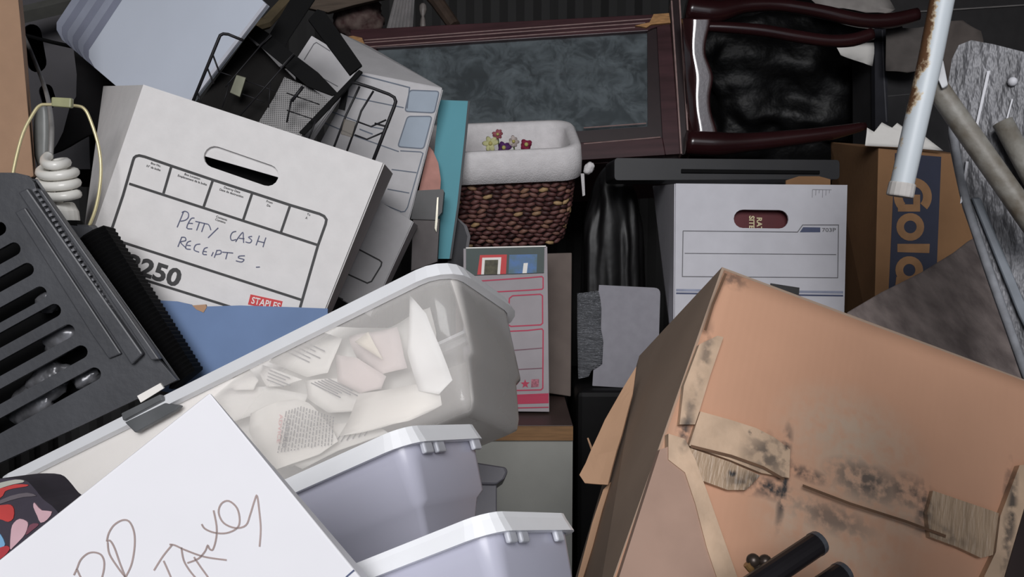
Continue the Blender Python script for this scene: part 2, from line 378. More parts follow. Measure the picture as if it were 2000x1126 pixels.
# ------------------------------------------------------------ archive boxes: a helper
def archive_box(name, label, pl, front, back, m, holes=(), frontm=None):
    t = thing(name, label, 'box', pl.M)
    fl = [pl.p(u, v) for u, v in front]
    obj('front_panel', prism(fl, 0, .004, [h for h in holes]), frontm or m, t)
    Bk = [pl.w(*q) for q in back]
    obj('body', hexa([Vector((x, .004, z)) for x, z in fl], Bk, skip=('front', 'top')), m, t, solid=.0035)
    return t
def stadium(pl, a, b, rpx, k=8):
    A, B = Vector(a), Vector(b); d = (B - A).normalized(); n = Vector((-d.y, d.x)); out = []
    for c, s in ((A, 1), (B, -1)):
        for j in range(k + 1):
            th = math.pi * j / k; out.append(c + (n * math.cos(th) - d * math.sin(th)) * rpx * s)
    return pl.ps([tuple(q) for q in out])
PP = Pl((280, 165, 1.14), (748, 318, 1.14), (190, 430, 1.133))
petty = archive_box('file_box', 'open white file box handwritten petty cash receipts, tilted, centre left', PP,
    [(280, 165), (748, 318), (600, 690), (150, 545)],
    [(203, 168, 1.44), (766, 338, 1.44), (606, 700, 1.38), (152, 552, 1.38)], CARD_W, [stadium(PP, (419, 306), (523, 342), 21)])
obj('handle_flap', prism(PP.ps([(385, 262), (560, 316), (547, 347), (394, 303)], .006), .005, .008), CARD_W, petty)
tag(obj('dark_hole_filler', prism(PP.ps([(340, 272), (690, 382), (645, 480), (310, 380)], .05), .05, .10), mat('hole_shade_black', (20, 19, 20), .8, spec=.2), M=PP.M), 'black block added to darken the handle hole of the petty cash box', 'folder')  # black block added so the inside of the box reads dark
k7 = crop(150, 280, 3.312)
LW = .0033
fr = k7((215, 590), (300, 335), (365, 110), (372, 92), (385, 82), (405, 78), (440, 86), (612, 145), (880, 235), (1135, 318), (1380, 398), (1570, 455), (1600, 470), (1615, 492), (1610, 520), (1560, 660), (1445, 1060))
obj('printed_frame', ribbons(PP, [fr], .0036), INK, petty)
obj('printed_lines', ribbons(PP, [k7((340, 260), (1555, 655)), k7((612, 150), (562, 322)), k7((880, 240), (822, 408)), k7((1135, 322), (1078, 492)), k7((1380, 402), (1322, 572)), k7((215, 612), (1452, 1010)), k7((395, 868), (930, 1035), (1060, 1076))], LW, y=-.0008), INK, petty)
hand = [k7((692, 440), (680, 470), (650, 542)), k7((680, 447), (700, 438), (722, 450), (722, 478), (702, 496), (672, 502)),
    k7((762, 482), (738, 488), (712, 545), (748, 552)), k7((722, 515), (752, 517)), k7((768, 503), (850, 522)), k7((795, 508), (776, 562)), k7((828, 516), (808, 572)),
    k7((852, 522), (862, 540), (868, 560)), k7((916, 545), (880, 580), (850, 610)), k7((1032, 568), (1008, 575), (995, 602), (1003, 626), (1032, 620)),
    k7((1028, 636), (1050, 602), (1075, 575), (1078, 605), (1080, 642)), k7((1050, 612), (1085, 616)), k7((1135, 600), (1112, 606), (1132, 625), (1120, 642), (1092, 636)),
    k7((1182, 595), (1172, 625), (1160, 658)), k7((1224, 608), (1215, 635), (1205, 670)), k7((1168, 630), (1216, 642)),
    k7((680, 605), (655, 668)), k7((678, 606), (702, 608), (704, 628), (672, 638), (706, 674)), k7((740, 630), (716, 640), (706, 678), (738, 684)), k7((714, 658), (738, 660)),
    k7((800, 650), (770, 656), (760, 688), (792, 702)), k7((848, 672), (826, 680), (816, 714), (842, 718)), k7((820, 697), (842, 700)),
    k7((884, 702), (872, 728)), k7((908, 690), (890, 738)), k7((904, 692), (932, 692), (932, 712), (900, 718)), k7((942, 702), (1012, 708)), k7((976, 704), (964, 748)),
    k7((1088, 726), (1052, 728), (1048, 740), (1082, 750), (1066, 766), (1030, 758)), k7((1160, 800), (1185, 798))]
obj('handwriting', ribbons(PP, hand, .0013, y=-.0009, smooth=3), PEN, petty)
text('printed_number', '33250', PP, *k7((222, 786))[0], 33, 18, INK, petty, offset=.035, sx=1.17)
for s_, q in (('Box No.', (478, 132)), ('N° de boîte', (450, 150)), ('Box Location', (695, 203)), ('Emplacement de la boîte', (652, 212)), ('Destroy Date', (950, 288)), ('Date de destruction', (922, 302)), ('From', (1225, 378)), ('De', (1228, 404)), ('To', (1488, 462)), ('À', (1478, 486)), ('Contents', (900, 478)), ('Contenu', (894, 496))):
    text('small_print', s_, PP, *k7(q)[0], 4.2, 18, INK, petty, offset=.01)
obj('brand_label', prism(PP.ps(k7((1125, 975), (1332, 1020), (1316, 1085), (1108, 1040))), -.0008, 0), RED, petty, label='red printed logo label')
text('logo_lettering', 'STAPLES', PP, *k7((1128, 1032))[0], 13, 13, WHITE_INK, petty, offset=.02, y=-.0016, sx=.84)

# bankers style box on the right
PK = Pl((1320, 360, 1.57), (1655, 361, 1.585), (1318, 620, 1.555))
kb = crop(1100, 280, 3.312)
bank = archive_box('file_box', 'white archive box with dark red book showing in its oval handle hole', PK,
    [(1320, 358), (1655, 361), (1647, 690), (1317, 690)], [(1276, 363, 1.90), (1600, 372, 1.92), (1600, 680, 1.88), (1312, 680, 1.86)], CARD_B, [stadium(PK, (1451, 427), (1522, 428), 18)])
obj('printed_frame', ribbons(PK, [kb((775, 565), (1515, 573), (1548, 527), (1780, 527), (1775, 868), (770, 860), (775, 565))], .0016), INK_L, bank)
obj('printed_lines', ribbons(PK, [kb((785, 710), (1765, 718))], .0014, y=-.0007), INK_L, bank)
obj('blue_bars', ribbons(PK, [kb((730, 968), (1810, 984))], .0030, y=-.0007), INK_B, bank)
obj('pale_blue_bar', ribbons(PK, [kb((730, 948), (1810, 962))], .0045, y=-.0006), mat('pale_blue_ink', (158, 164, 186), .6), bank)
obj('blue_tab', prism(PK.ps(kb((1552, 541), (1662, 543), (1662, 574), (1530, 574))), -.0006, 0), INK_B, bank)
text('model_lettering', '703P', PK, *kb((1672, 571))[0], 7.5, 0, INK_L, bank, offset=.01, sx=1.3)
obj('dark_label', prism(PK.ps(kb((1340, 903), (1528, 932), (1524, 980), (1330, 960))), -.0007, 0), INK, bank)
obj('faint_print', ribbons(PK, [kb((1612 + 22 * i, 298), (1610 + 22 * i, 350 - (i % 3) * 14)) for i in range(6)] + [kb((1612, 298), (1735, 300))], .0012), mat('faint_ink', (160, 158, 165), .6), bank)
BOOK = mat('dark_red_book_cloth', (92, 24, 32), .55, var=.1)
bk = thing('book', 'dark red book with gilt lettering inside the white archive box', 'book', PK.M)
obj('cover', prism(PK.ps([(1428, 396), (1555, 397), (1555, 560), (1428, 560)], .02), .02, .05), BOOK, bk)
GILT = mat('gilt_lettering', (226, 212, 170), .5)
for s_, u in (('SITE', 1470), ('RATA', 1485)): text('gilt_lettering', s_, PK, u, 418 if u < 1480 else 421, 10, 90, GILT, bk, y=.0190, offset=.03)

# file box C: small patch seen between the black trays
PC = Pl((609, 72, 1.50), (700, 125, 1.50), (560, 160, 1.48))
bc = archive_box('file_box', 'white file box just behind the black letter trays, only a corner showing', PC, [(609, 70), (704, 127), (590, 290), (500, 235)], [(612, 74, 1.53), (706, 128, 1.53), (600, 290, 1.51), (505, 240, 1.51)], CARD_G)
for q in ([(594, 117), (613, 86), (618, 83), (645, 100)], [(612, 143), (660, 169)]): obj('printed_line', ribbons(PC, [q], .0015), INK_L, bc)

# file box 3: the lined one leaning under the wire tray
P3 = Pl((700, 142, 1.56), (863, 175, 1.56), (640, 360, 1.55))
b3 = archive_box('file_box', 'leaning white file box with pale blue label panels behind the wire tray', P3,
    [(700, 141), (863, 174), (798, 428), (585, 372), (600, 300)][:1] + [(863, 174), (798, 428), (575, 372)], [(705, 150, 1.60), (858, 182, 1.60), (796, 430, 1.59), (580, 372, 1.59)], CARD_G)
k5 = crop(560, 140, 6.254); k8 = crop(600, 200, 3.518); k3 = crop(650, 0, 3.992)
BLUEP = mat('pale_blue_panel', (172, 184, 198), .7, var=.04)
for q in (k3((600, 703), (830, 712), (792, 880), (562, 868)), k8((690, 96), (858, 96), (800, 318), (622, 304)), ):
    pts = roundpoly(P3.ps(q), .006); obj('label_panel', prism(pts, -.0005, 0), BLUEP, b3)
    bm = bmesh.new(); add_ribbon(bm, pts, .0022, -.0008, True); obj('printed_frame', bm, INK_T, b3)
obj('printed_frame', ribbons(P3, [[(620, 234), (700, 268), (779, 296)], k8((640, 332), (780, 340), (796, 350), (790, 370), (690, 720), (672, 748), (640, 752)), k8((580, 460), (752, 482)), k8((552, 595), (702, 622)), k8((500, 690), (645, 750)), k5((540, 485), (1030, 672), (1180, 700)), k5((740, 300), (1430, 440))], .0020), INK_T, b3)
for q in ([(704, 146), (800, 171), (795, 212)], [(702, 252), (728, 262)]): obj('printed_line', ribbons(P3, [q], .0024), INK_T, b3)
fl3 = [P3.w(*q) for q in ((665, 66, 1.84), (722, 92, 1.84), (863, 173, 1.565), (698, 141, 1.56))]
bm = bmesh.new(); bm.faces.new([bm.verts.new(p) for p in fl3]); obj('lid_flap', bm, CARD_G, b3, solid=.003, label='grey shaded lid flap')

# file box 2: right of the petty cash box
P2 = Pl((690, 363, 1.47), (806, 432, 1.47), (640, 470, 1.455))
b2 = archive_box('file_box', 'small white file box wedged right of the petty cash box', P2, [(690, 362), (806, 432), (722, 615), (600, 545)], [(694, 372, 1.54), (815, 440, 1.54), (730, 618, 1.52), (606, 545, 1.52)], CARD_G)
kk = crop(400, 480, 2.963)
obj('printed_frame', ribbons(P2, [kk((860, 10), (895, 22), (1010, 82), (1024, 95), (1020, 115), (965, 205), (940, 215), (820, 160)), kk((690, 290), (760, 292), (800, 310))], .0026), INK, b2)

# ------------------------------------------------------------ white box with pencilled writing, nearest the viewer
PW = Pl((410, 765, .40), (691, 1110, .40), (0, 1091, .40))
wb = thing('file_box', 'bright white cardboard box nearest the viewer pencilled old taxes', 'box', PW.M)
Fw = [(410, 765), (800, 1245), (90, 1810), (-300, 1330)]; Bw = [(412, 777, .412), (830, 1252, .412), (80, 1700, .412), (-290, 1333, .412)]
obj('body', hexa([PW.w(u, v, .40) for u, v in Fw], [PW.w(*q) for q in Bw]), WHITE_B, wb, bevel=.0012)
kw = crop(0, 800, 3.454)
wr = [kw((500, 1112), (520, 1070), (545, 1010), (590, 968), (635, 958), (680, 972), (702, 1010), (704, 1060), (690, 1126), (660, 1200)), kw((520, 1070), (548, 1130), (600, 1210), (660, 1200)),
      kw((722, 885), (735, 830), (770, 775), (825, 742), (870, 748), (900, 800), (911, 870), (905, 960), (885, 1050), (848, 1126)), kw((722, 885), (745, 880), (775, 930), (810, 1030), (848, 1126)), kw((728, 890), (740, 970), (800, 1065), (848, 1126)),
      kw((1040, 1080), (1100, 985), (1165, 905)), kw((1145, 905), (1180, 910), (1250, 942), (1380, 988), (1530, 1010)), kw((1105, 1015), (1130, 1070), (1160, 1140)),
      kw((1225, 925), (1240, 1010), (1280, 1080), (1330, 1140)), kw((1310, 990), (1350, 1050), (1405, 1126)),
      kw((1265, 1030), (1340, 1000), (1385, 950), (1402, 912), (1415, 935), (1438, 938), (1460, 860), (1462, 780), (1442, 675)), kw((1362, 768), (1385, 800), (1450, 826), (1530, 828), (1600, 795), (1618, 740), (1600, 660), (1545, 612), (1495, 630), (1476, 690), (1510, 760), (1590, 794), (1660, 775), (1690, 700), (1718, 610), (1735, 578), (1750, 680), (1760, 800), (1752, 920))]
obj('handwriting', ribbons(PW, wr, .0008, y=-.0004, smooth=4), PENCIL, wb)
obj('blue_printed_line', ribbons(PW, [[(676, 1126), (692, 1112)]], .0008, y=-.0004), INK_B, wb)

# ------------------------------------------------------------ tubs
def tub(name, label, pl, L_, Wd, H, r, m, rimm, taper=.02, step=.55, rim_h=.014, lip=.007):
    t = thing(name, label, 'storage bin', pl.M)
    def ring(z, off, rr): return [(x, y, z) for x, y in rrect(-L_ - off, off, -off, Wd + off, max(rr + off, .004))]
    rings = [ring(-.004, -.0005, r), ring(-rim_h, -.001, r), ring(-H * step, -.001 - taper * .35, r), ring(-H * step - .004, -.006 - taper * .4, r), ring(-H + .012, -.006 - taper, r), ring(-H + .003, -.010 - taper, r), ring(-H, -.018 - taper, r)]
    obj('body', loft(rings, False, True), m, t, smooth=True, solid=.0016)
    rm = [ring(0, -.0005, r), ring(.0015, lip * .6, r), ring(-.0015, lip * .75, r), ring(-rim_h, lip * 1.35, r), ring(-rim_h, .0008, r), ring(-.002, .0006, r)]
    bm = loft(rm + [rm[0]], False, False); bmesh.ops.remove_doubles(bm, verts=bm.verts, dist=1e-6)
    obj('rim', bm, rimm, t, smooth=False)
    return t
T1 = Pl.axes((868, 507, .80), (.9, -.30, .425), (-.27, .50, .95))
bin1 = tub('storage_bin', 'clear plastic bin full of paper receipts with a white rim', T1, .62, .15, .142, .030, CLEAR, RIM, taper=.012, step=.62)
T2 = Pl.axes((786, 838, .565), (.9, -.40, .45), (-.42, .35, .9))
bin2 = tub('storage_bin', 'smoky grey translucent bin directly below the clear receipts bin', T2, .26, .100, .085, .014, SMOKE, RIM, taper=.012, rim_h=.011, lip=.005)
T3 = Pl.axes((950, 1006, .41), (.9, -.40, .46), (-.42, .50, .9))
bin3 = tub('storage_bin', 'smoky grey translucent bin at bottom centre, lowest of the bins', T3, .22, .090, .080, .012, SMOKE, RIM, taper=.012, rim_h=.009, lip=.004)
LUG = mat('frosted_lug', (196, 198, 206), .4)
for t, k in ((bin2, 1.0), (bin3, .78)):       # small catches under the rim at the end
    rim_ = [c for c in t.children if c.name.startswith('rim')][0]
    for (x, y) in ((.003, .018), (.003, .034), (.003, .085)):
        bm = bmesh.new(); bmesh.ops.create_cube(bm, size=1)
        for v in bm.verts: v.co = Vector((x + v.co.x * (.010 if y < 0 else .004), y + v.co.y * (.004 if y < 0 else .011), -.0145 + v.co.z * .008)) * k
        obj('lug', bm, LUG, rim_, bevel=.0012)
LATCH = mat('grey_latch_plastic', (108, 110, 112), .45)
obj('latch', prism(T1.ps([(240, 808), (318, 770), (321, 781), (244, 822)], -.009), -.012, -.007), LATCH, bin1, bevel=.0015)
obj('latch', prism(T1.ps([(247, 825), (326, 787), (356, 791), (345, 802), (267, 845)], -.007), -.010, -.004), LATCH, bin1, bevel=.0015)
# papers in the clear bin
kp = crop(420, 600, 5.263)
def paper(px, y, m=PAPER, amp=.003, label='white till receipt jumbled inside the clear plastic bin', lines=None, grp='receipts in the clear bin', seed=[0]):
    seed[0] += 1
    o = obj('receipt', sheet(T1.ps(px, y), y, amp, 25, 3, seed[0]), m, M=T1.M, smooth=True, solid=.0004)
    tag(o, label, 'receipt', grp)
    if lines:
        bm = bmesh.new()
        for s in lines: add_ribbon(bm, T1.ps(s, y), .0012, y - amp * 1.2)
        obj('print', bm, INK_L, o)
    return o
def rows(a, b, c, n, gap=.12):
    out = []
    for i in range(n):
        t = (i + .5) / n; s = Vector(a).lerp(Vector(c), t); e = s + (Vector(b) - Vector(a)) * R.uniform(.55, .95); out.append([tuple(s), tuple(e)])
    return out
paper([(625, 646), (664, 659), (644, 729), (602, 737), (524, 706), (553, 678)], .022, lines=rows((560, 690), (628, 722), (590, 660), 5), label='largest flat white receipt in the clear bin, under the rim')
paper([(513, 712), (591, 741), (553, 752), (520, 754), (509, 731)], .019, lines=rows((530, 720), (590, 744), (525, 745), 4), label='printed white receipt below the largest receipt in the clear bin')
paper([(486, 714), (505, 742), (496, 761), (464, 763), (450, 752), (470, 725)], .021, amp=.006, label='small folded receipt at the far left of the visible clear bin contents')
paper([(694, 668), (722, 649), (745, 701)], .018, mat('cream_paper', (236, 226, 210), .8), label='small cream triangular scrap of paper in the clear bin', grp=None)
paper([(650, 690), (701, 700), (751, 733), (743, 758), (705, 768), (660, 745)], .024, PAPER_P, amp=.005, label='pinkish folded receipt in the clear bin beside the cream scrap')
paper([(690, 660), (780, 640), (800, 720), (750, 735), (700, 700)], .034, PAPER_P, amp=.006, label='pale pink receipt behind the cream scrap in the clear bin')
paper([(703, 769), (850, 742), (862, 790), (800, 822), (700, 845), (660, 850)], .021, amp=.003, label='long white sheet along the bottom right of the clear bin')
paper([(600, 745), (660, 738), (720, 775), (700, 800), (640, 805), (605, 780)], .026, amp=.004, label='printed receipt right of the curled receipt in the clear bin', lines=rows((610, 750), (690, 790), (650, 740), 6))
paper([(430, 760), (520, 755), (600, 770), (590, 800), (510, 800), (440, 830)], .03, amp=.005, label='blank white slip above the curled receipt in the clear bin')
paper([(560, 900), (640, 830), (720, 820), (760, 845), (660, 880), (590, 915)], .031, amp=.002, label='printed slip along the bottom edge of the clear bin', lines=rows((640, 870), (660, 840), (720, 850), 7))
paper([(400, 770), (470, 735), (490, 790), (430, 850)], .040, amp=.003, label='pale slip beside the white box corner in the clear bin')
for i, q in enumerate(([(330, 830), (470, 700), (640, 640), (760, 640), (840, 600), (850, 780), (700, 850), (560, 910), (420, 900)], [(150, 920), (220, 872), (330, 830), (420, 880), (330, 940), (170, 985)], [(640, 690), (760, 640), (850, 625), (850, 680), (760, 700)])):
    paper(q, .05 + .02 * i, label=['broad white sheet behind the smaller receipts in the clear bin', 'white sheet left of the grey latch in the clear bin', 'grey blue sheet under the rim near the clear bin end'][i], m=PAPER if i < 2 else mat('grey_blue_paper', (186, 192, 204), .8), amp=.008)
paper([(800, 575), (832, 612), (866, 700), (884, 742), (858, 770), (816, 762), (796, 690)], .020, mat('corner_highlight_white', (252, 252, 252), .6, var=.01), amp=.002, label='added white sheet standing in for the highlight at the right hand corner of the clear bin', grp=None)  # white sheet added in place of the highlight on the plastic corner
kq = crop(480, 740, 6.257)
roll = paper(kq((60, 420), (250, 320), (450, 262), (620, 244), (760, 285), (900, 420), (1080, 640), (1130, 760), (900, 920), (640, 1010), (380, 1100), (180, 880), (40, 640)), .022, PAPER, amp=.0015, label='curled receipt with a pink heading and dense grey print in the clear bin', grp=None)
bm = bmesh.new()
for i in range(17):
    a = kq((500 + i * 36, 330 + abs(i - 5) * 12), (395 + i * 41, 900 - i * 6)); A, B = Vector(a[0]), Vector(a[1]); t = 0
    while t < .97:
        e = min(1, t + R.uniform(.05, .16)); add_ribbon(bm, T1.ps([tuple(A.lerp(B, t)), tuple(A.lerp(B, e))], .019), .0013, .0185); t = e + .025
obj('print', bm, INK_L, roll)
text('print', 'ADVICE', T1, *kq((262, 385))[0], 6.5, 96, mat('faded_pink_ink', (222, 150, 152), .7), roll, y=.0184, offset=.01, sx=1.35)
text('print', 'QuickMax', T1, *kq((352, 440))[0], 7.5, 99, INK_L, roll, y=.0184, offset=.012, sx=1.0)

# ------------------------------------------------------------ black slotted crate on the left
PCr = Pl((0, 340, .985), (300, 640, .985), (0, 900, .985))
PCr = Pl((0, 900, .985), (330, 740, .985), (60, 1010, .985))
crate = thing('crate', 'black plastic crate with long slots at the left edge', 'crate', PCr.M)
kc = crop(0, 560, 3.312); kl = crop(0, 280, 3.992)
outl = [(-90, 336), (30, 337), (52, 342), (66, 356), (72, 372), (300, 690), (345, 742), (325, 752), (160, 830), (0, 903), (-90, 945)]
holes = []
for (ex, ey) in ((11, 440), (39, 480), (65, 520), (90, 566), (118, 600), (145, 640), (170, 681), (196, 724)):
    b = (ex - 12, ey + 6); a = (b[0] - 200 * 1.0, b[1] + 200 * .55)
    a = (max(a[0], -75), b[1] + (b[0] - max(a[0], -75)) * .55)
    if b[0] - a[0] > 20: holes.append(stadium(PCr, a, b, 13))
obj('side_panel', prism(PCr.ps(outl), 0, .006, holes), BLACKP, crate, bevel=.0012)
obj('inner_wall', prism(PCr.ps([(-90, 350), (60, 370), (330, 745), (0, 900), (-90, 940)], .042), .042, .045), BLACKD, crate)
obj('body', hexa([Vector((x, .006, z)) for x, z in PCr.ps([(-90, 336), (66, 350), (345, 742), (-90, 945)])], [Vector((x, .04, z)) for x, z in PCr.ps([(-80, 350), (62, 366), (335, 742), (-80, 935)], .04)], skip=('front', 'back')), BLACKP, crate, solid=.003)
obj('rail', prism(PCr.ps([(42, 377), (60, 368), (285, 690), (262, 712)]), -.008, 0), BLACKP, crate, bevel=.002)
obj('rail', prism(PCr.ps([(32, 415), (52, 405), (240, 690), (215, 700), (180, 650)]), -.004, 0), BLACKP, crate, bevel=.0015)
obj('rail', prism(PCr.ps([(78, 368), (90, 372), (318, 700), (302, 702)]), -.010, 0), BLACKP, crate, bevel=.0015)
bm = bmesh.new()
for i in range(34):
    t = i / 33; u, v = 72 + (276 - 72) * t, 372 + (692 - 372) * t
    add_prism(bm, PCr.ps([(u - 3, v - 1), (u + 3, v - 3.5), (u + 5, v + 1), (u - 1, v + 3.5)]), -.006, 0)
obj('ridges', bm, mat('worn_black_plastic', (128, 128, 132), .35), crate, kind='stuff')
obj('paper_strip', prism(PCr.ps([(270, 772), (315, 747), (322, 757), (277, 785)]), -.003, 0), PAPER, crate, label='white paper strip')
CHROME = mat('crumpled_grey_plastic', (120, 120, 124), .25, metal=.3, var=.3, vs=30, bump=.5, bs=30)
for i, (u, v, s) in enumerate(((95, 745, .022), (120, 660, .018), (60, 790, .022), (165, 735, .014), (95, 590, .012))):
    x, z = PCr.p(u, v, .022)
    tag(obj('crumpled_wrapper', blob((x, .024, z), (s * 1.3, .010, s), i, .35, 2, 3), CHROME, M=PCr.M, smooth=True), ['largest grey plastic wrapper in the lowest slots of the black crate', 'grey plastic wrapper seen through the third lowest crate slot', 'grey plastic wrapper deepest at the lower left of the crate', 'small grey wrapper at the rounded end of the lowest crate slot', 'smallest grey wrapper shining in the upper crate slots'][i], 'wrapper', 'wrappers inside the black crate')
# ribbed strip beside the crate
PR = Pl((190, 450, 1.055), (380, 722, 1.04), (150, 480, 1.055))
strip = thing('ribbed_strip', 'black rubber strip with toothed edges along the crate', 'strip', PR.M)
bm = bmesh.new(); n = 36; prev = None
for i in range(n * 2 + 1):
    t = i / (n * 2); big_ = 2.2 if i % 2 else -1
    A = Vector((152, 472)).lerp(Vector((338, 760)), t); B = Vector((206, 440)).lerp(Vector((384, 722)), t)
    d = (B - A).normalized(); A = A - d * big_; B = B + d * big_
    yy = -.006 if i % 2 else -.0035
    q = [bm.verts.new((p[0], y_, p[1])) for p, y_ in ((PR.p(*A), yy), (PR.p(*A.lerp(B, .35)), yy - .006), (PR.p(*A.lerp(B, .7)), yy - .006), (PR.p(*B), yy), (PR.p(*B), .02), (PR.p(*A), .02))]
    if prev:
        for k in range(6): bm.faces.new((prev[k], prev[(k + 1) % 6], q[(k + 1) % 6], q[k]))
    else: bm.faces.new(q)
    prev = q
bm.faces.new(prev[::-1]); obj('ribbed_band', bm, BLACKD, strip)
obj('backing', prism(PR.ps([(112, 436), (172, 442), (188, 470), (340, 735), (318, 742)]), .008, .016), BLACKP, strip)

# ------------------------------------------------------------ blue torn folder below the petty cash box
PBl = Pl((300, 590, 1.10), (620, 602, 1.10), (320, 740, 1.095))
BLUE = mat('blue_card', (112, 136, 176), .75, var=.06, vs=12)
bl = thing('folder_box', 'blue cardboard folder box with a torn top edge', 'box', PBl.M)
obj('front_panel', prism(PBl.ps([(290, 585), (345, 588), (372, 594), (386, 602), (398, 606), (404, 598), (470, 596), (560, 599), (640, 602), (640, 640), (400, 780), (300, 760)]), 0, .004), BLUE, bl)
obj('torn_edge', prism(PBl.ps([(376, 596), (402, 594), (404, 600), (398, 610), (384, 604)]), -.001, .003), KRAFT, bl, label='torn brown card at the top edge')

# ------------------------------------------------------------ lamp with spiral bulb, left
lamp = thing('table_lamp', 'shadeless lamp with a spiral bulb inside a brass harp', 'lamp', Matrix.Translation(W(125, 460, 1.09)))
LI = lamp.matrix_world.inverted()
Ll = lambda u, v, d: LI @ W(u, v, d)
obj('harp', tube(spline([Ll(u, v, 1.095) for u, v in ((22, 360), (30, 315), (45, 260), (66, 220), (78, 206), (92, 204), (125, 205), (152, 207), (164, 212), (174, 228), (190, 275), (197, 320), (195, 365), (186, 410), (172, 446))], 4), .0021, 8), BRASS, lamp, smooth=True)
obj('finial_clip', prism([(p.x, p.z) for p in (Ll(103, 190, 1.07), Ll(143, 192, 1.07), Ll(141, 211, 1.07), Ll(102, 208, 1.07))], Ll(120, 200, 1.07).y - .004, Ll(120, 200, 1.07).y + .004), mat('yellowed_plastic', (170, 170, 130), .3), lamp, bevel=.002)
ax0, ax1 = Vector((104, 308)), Vector((118, 388)); pts = []
for i in range(66):
    t = i / 65; a = t * 2 * math.pi * 3.6 + 2.2; c = ax0.lerp(ax1, t * .92); rr = (15 + 21 * min(1, t * 2.2)) if t < .9 else 36
    pts.append(Ll(c.x + math.cos(a) * rr, c.y + math.cos(a) * rr * -.16 + 7 * math.sin(a) * -1, 1.09 + math.sin(a) * .024))
obj('spiral_bulb', tube(spline(pts, 2), .0062, 10), PORC, lamp, smooth=True)
obj('bulb_stem', tube(spline([Ll(138, 372, 1.08), Ll(122, 378, 1.08), Ll(114, 390, 1.08), Ll(112, 410, 1.08)], 4), .0060, 10), PORC, lamp, smooth=True)
obj('bulb_stem', tube(spline([Ll(88, 366, 1.095), Ll(98, 374, 1.095), Ll(102, 392, 1.095), Ll(104, 410, 1.095)], 4), .0060, 10), PORC, lamp, smooth=True)
obj('bulb_base', tube([Ll(118, 402, 1.09), Ll(124, 418, 1.09), Ll(126, 436, 1.09)], [.0165, .0185, .0185], 16), PORC, lamp, smooth=False, bevel=.002)
obj('socket', tube([Ll(126, 434, 1.09), Ll(132, 500, 1.09)], [.023, .027], 16), BLACKD, lamp)
obj('saddle', prism([(p.x, p.z) for p in (Ll(100, 432, 1.09), Ll(180, 440, 1.09), Ll(205, 470, 1.09), Ll(120, 470, 1.09))], Ll(125, 440, 1.09).y - .01, Ll(125, 440, 1.09).y + .01), BLACKP, lamp)
# tan cardboard slab on the left edge
PT = Pl((0, 0, 1.18), (40, 0, 1.18), (0, 300, 1.185))
tag(obj('cardboard_box', prism(PT.ps([(-160, -60), (30, -60), (40, 40), (66, 345), (-160, 400)]), 0, .08, outer2=PT.ps([(-160, -60), (38, -60), (48, 40), (71, 345), (-160, 400)], .08)), mat('tan_cardboard', (168, 134, 108), .8, var=.05, bump=.04), M=PT.M, bevel=.002), 'tan cardboard box cut off by the upper left edge', 'box')
# grey things behind the lamp
PG = Pl((40, 0, 1.75), (200, 0, 1.75), (40, 300, 1.75))
gc = thing('metal_cabinet', 'dark grey metal cabinet panel behind the lamp', 'cabinet', PG.M)
slot = stadium(PG, (62, 66), (72, 122), 19)
obj('panel', prism(PG.ps([(20, -40), (168, -40), (172, 200), (176, 330), (20, 330)]), 0, .004, [slot, stadium(PG, (90, 178), (96, 198), 14)]), STEEL, gc)
obj('body', hexa([Vector((x, .004, z)) for x, z in PG.ps([(20, -40), (168, -40), (176, 330), (20, 330)])], [Vector((x, .3, z)) for x, z in PG.ps([(20, -40), (168, -40), (176, 330), (20, 330)])], skip=('front',)), BLACKD, gc, solid=.003)
tag(obj('metal_bar', tube([W(30, 32, 1.66), W(215, -12, 1.68)], .0165, 4), mat('grey_green_metal', (98, 98, 94), .5, metal=.2)), 'flat grey metal bar crossing above the dark grey cabinet', 'bar')
tag(obj('rod', tube([W(40, 66, 1.58), W(100, 82, 1.57), W(182, 100, 1.56)], .0035, 8), BLACKD), 'thin black rod in front of the dark grey cabinet', 'rod')
tag(obj('power_cord', tube(spline([W(42, 60, 1.5), W(58, 95, 1.45), (W(80, 150, 1.32)), W(94, 195, 1.21), W(101, 250, 1.135), W(98, 320, 1.12)], 5), .0032, 8), mat('grey_cable', (150, 148, 146), .5), smooth=True), 'grey power cord hanging behind the brass lamp harp', 'cord')
tag(obj('plastic_scoop', loft([[tuple(W(84 + math.cos(a) * rx, v + math.sin(a) * 3, 1.22 + .02 * math.sin(a))) for a in [2 * math.pi * k / 12 for k in range(12)]] for v, rx in ((205, 4), (215, 13), (235, 18), (270, 19), (305, 17), (325, 10), (332, 3))]), mat('grey_plastic', (128, 130, 128), .4), smooth=True), 'rounded grey plastic scoop behind the spiral bulb', 'scoop')
DK = mat('dark_fabric', (34, 32, 35), .9, var=.2, vs=10)
PDk = Pl((150, 20, 1.64), (220, 20, 1.64), (150, 260, 1.62))
tag(obj('garment', sheet(PDk.ps([(150, -30), (230, -30), (225, 180), (190, 260), (100, 300), (150, 190)]), 0, .012, 14, 4, 3), DK, M=PDk.M, smooth=True, solid=.006), 'dark folded garment between the cabinet and the pale blue sheets', 'clothing')

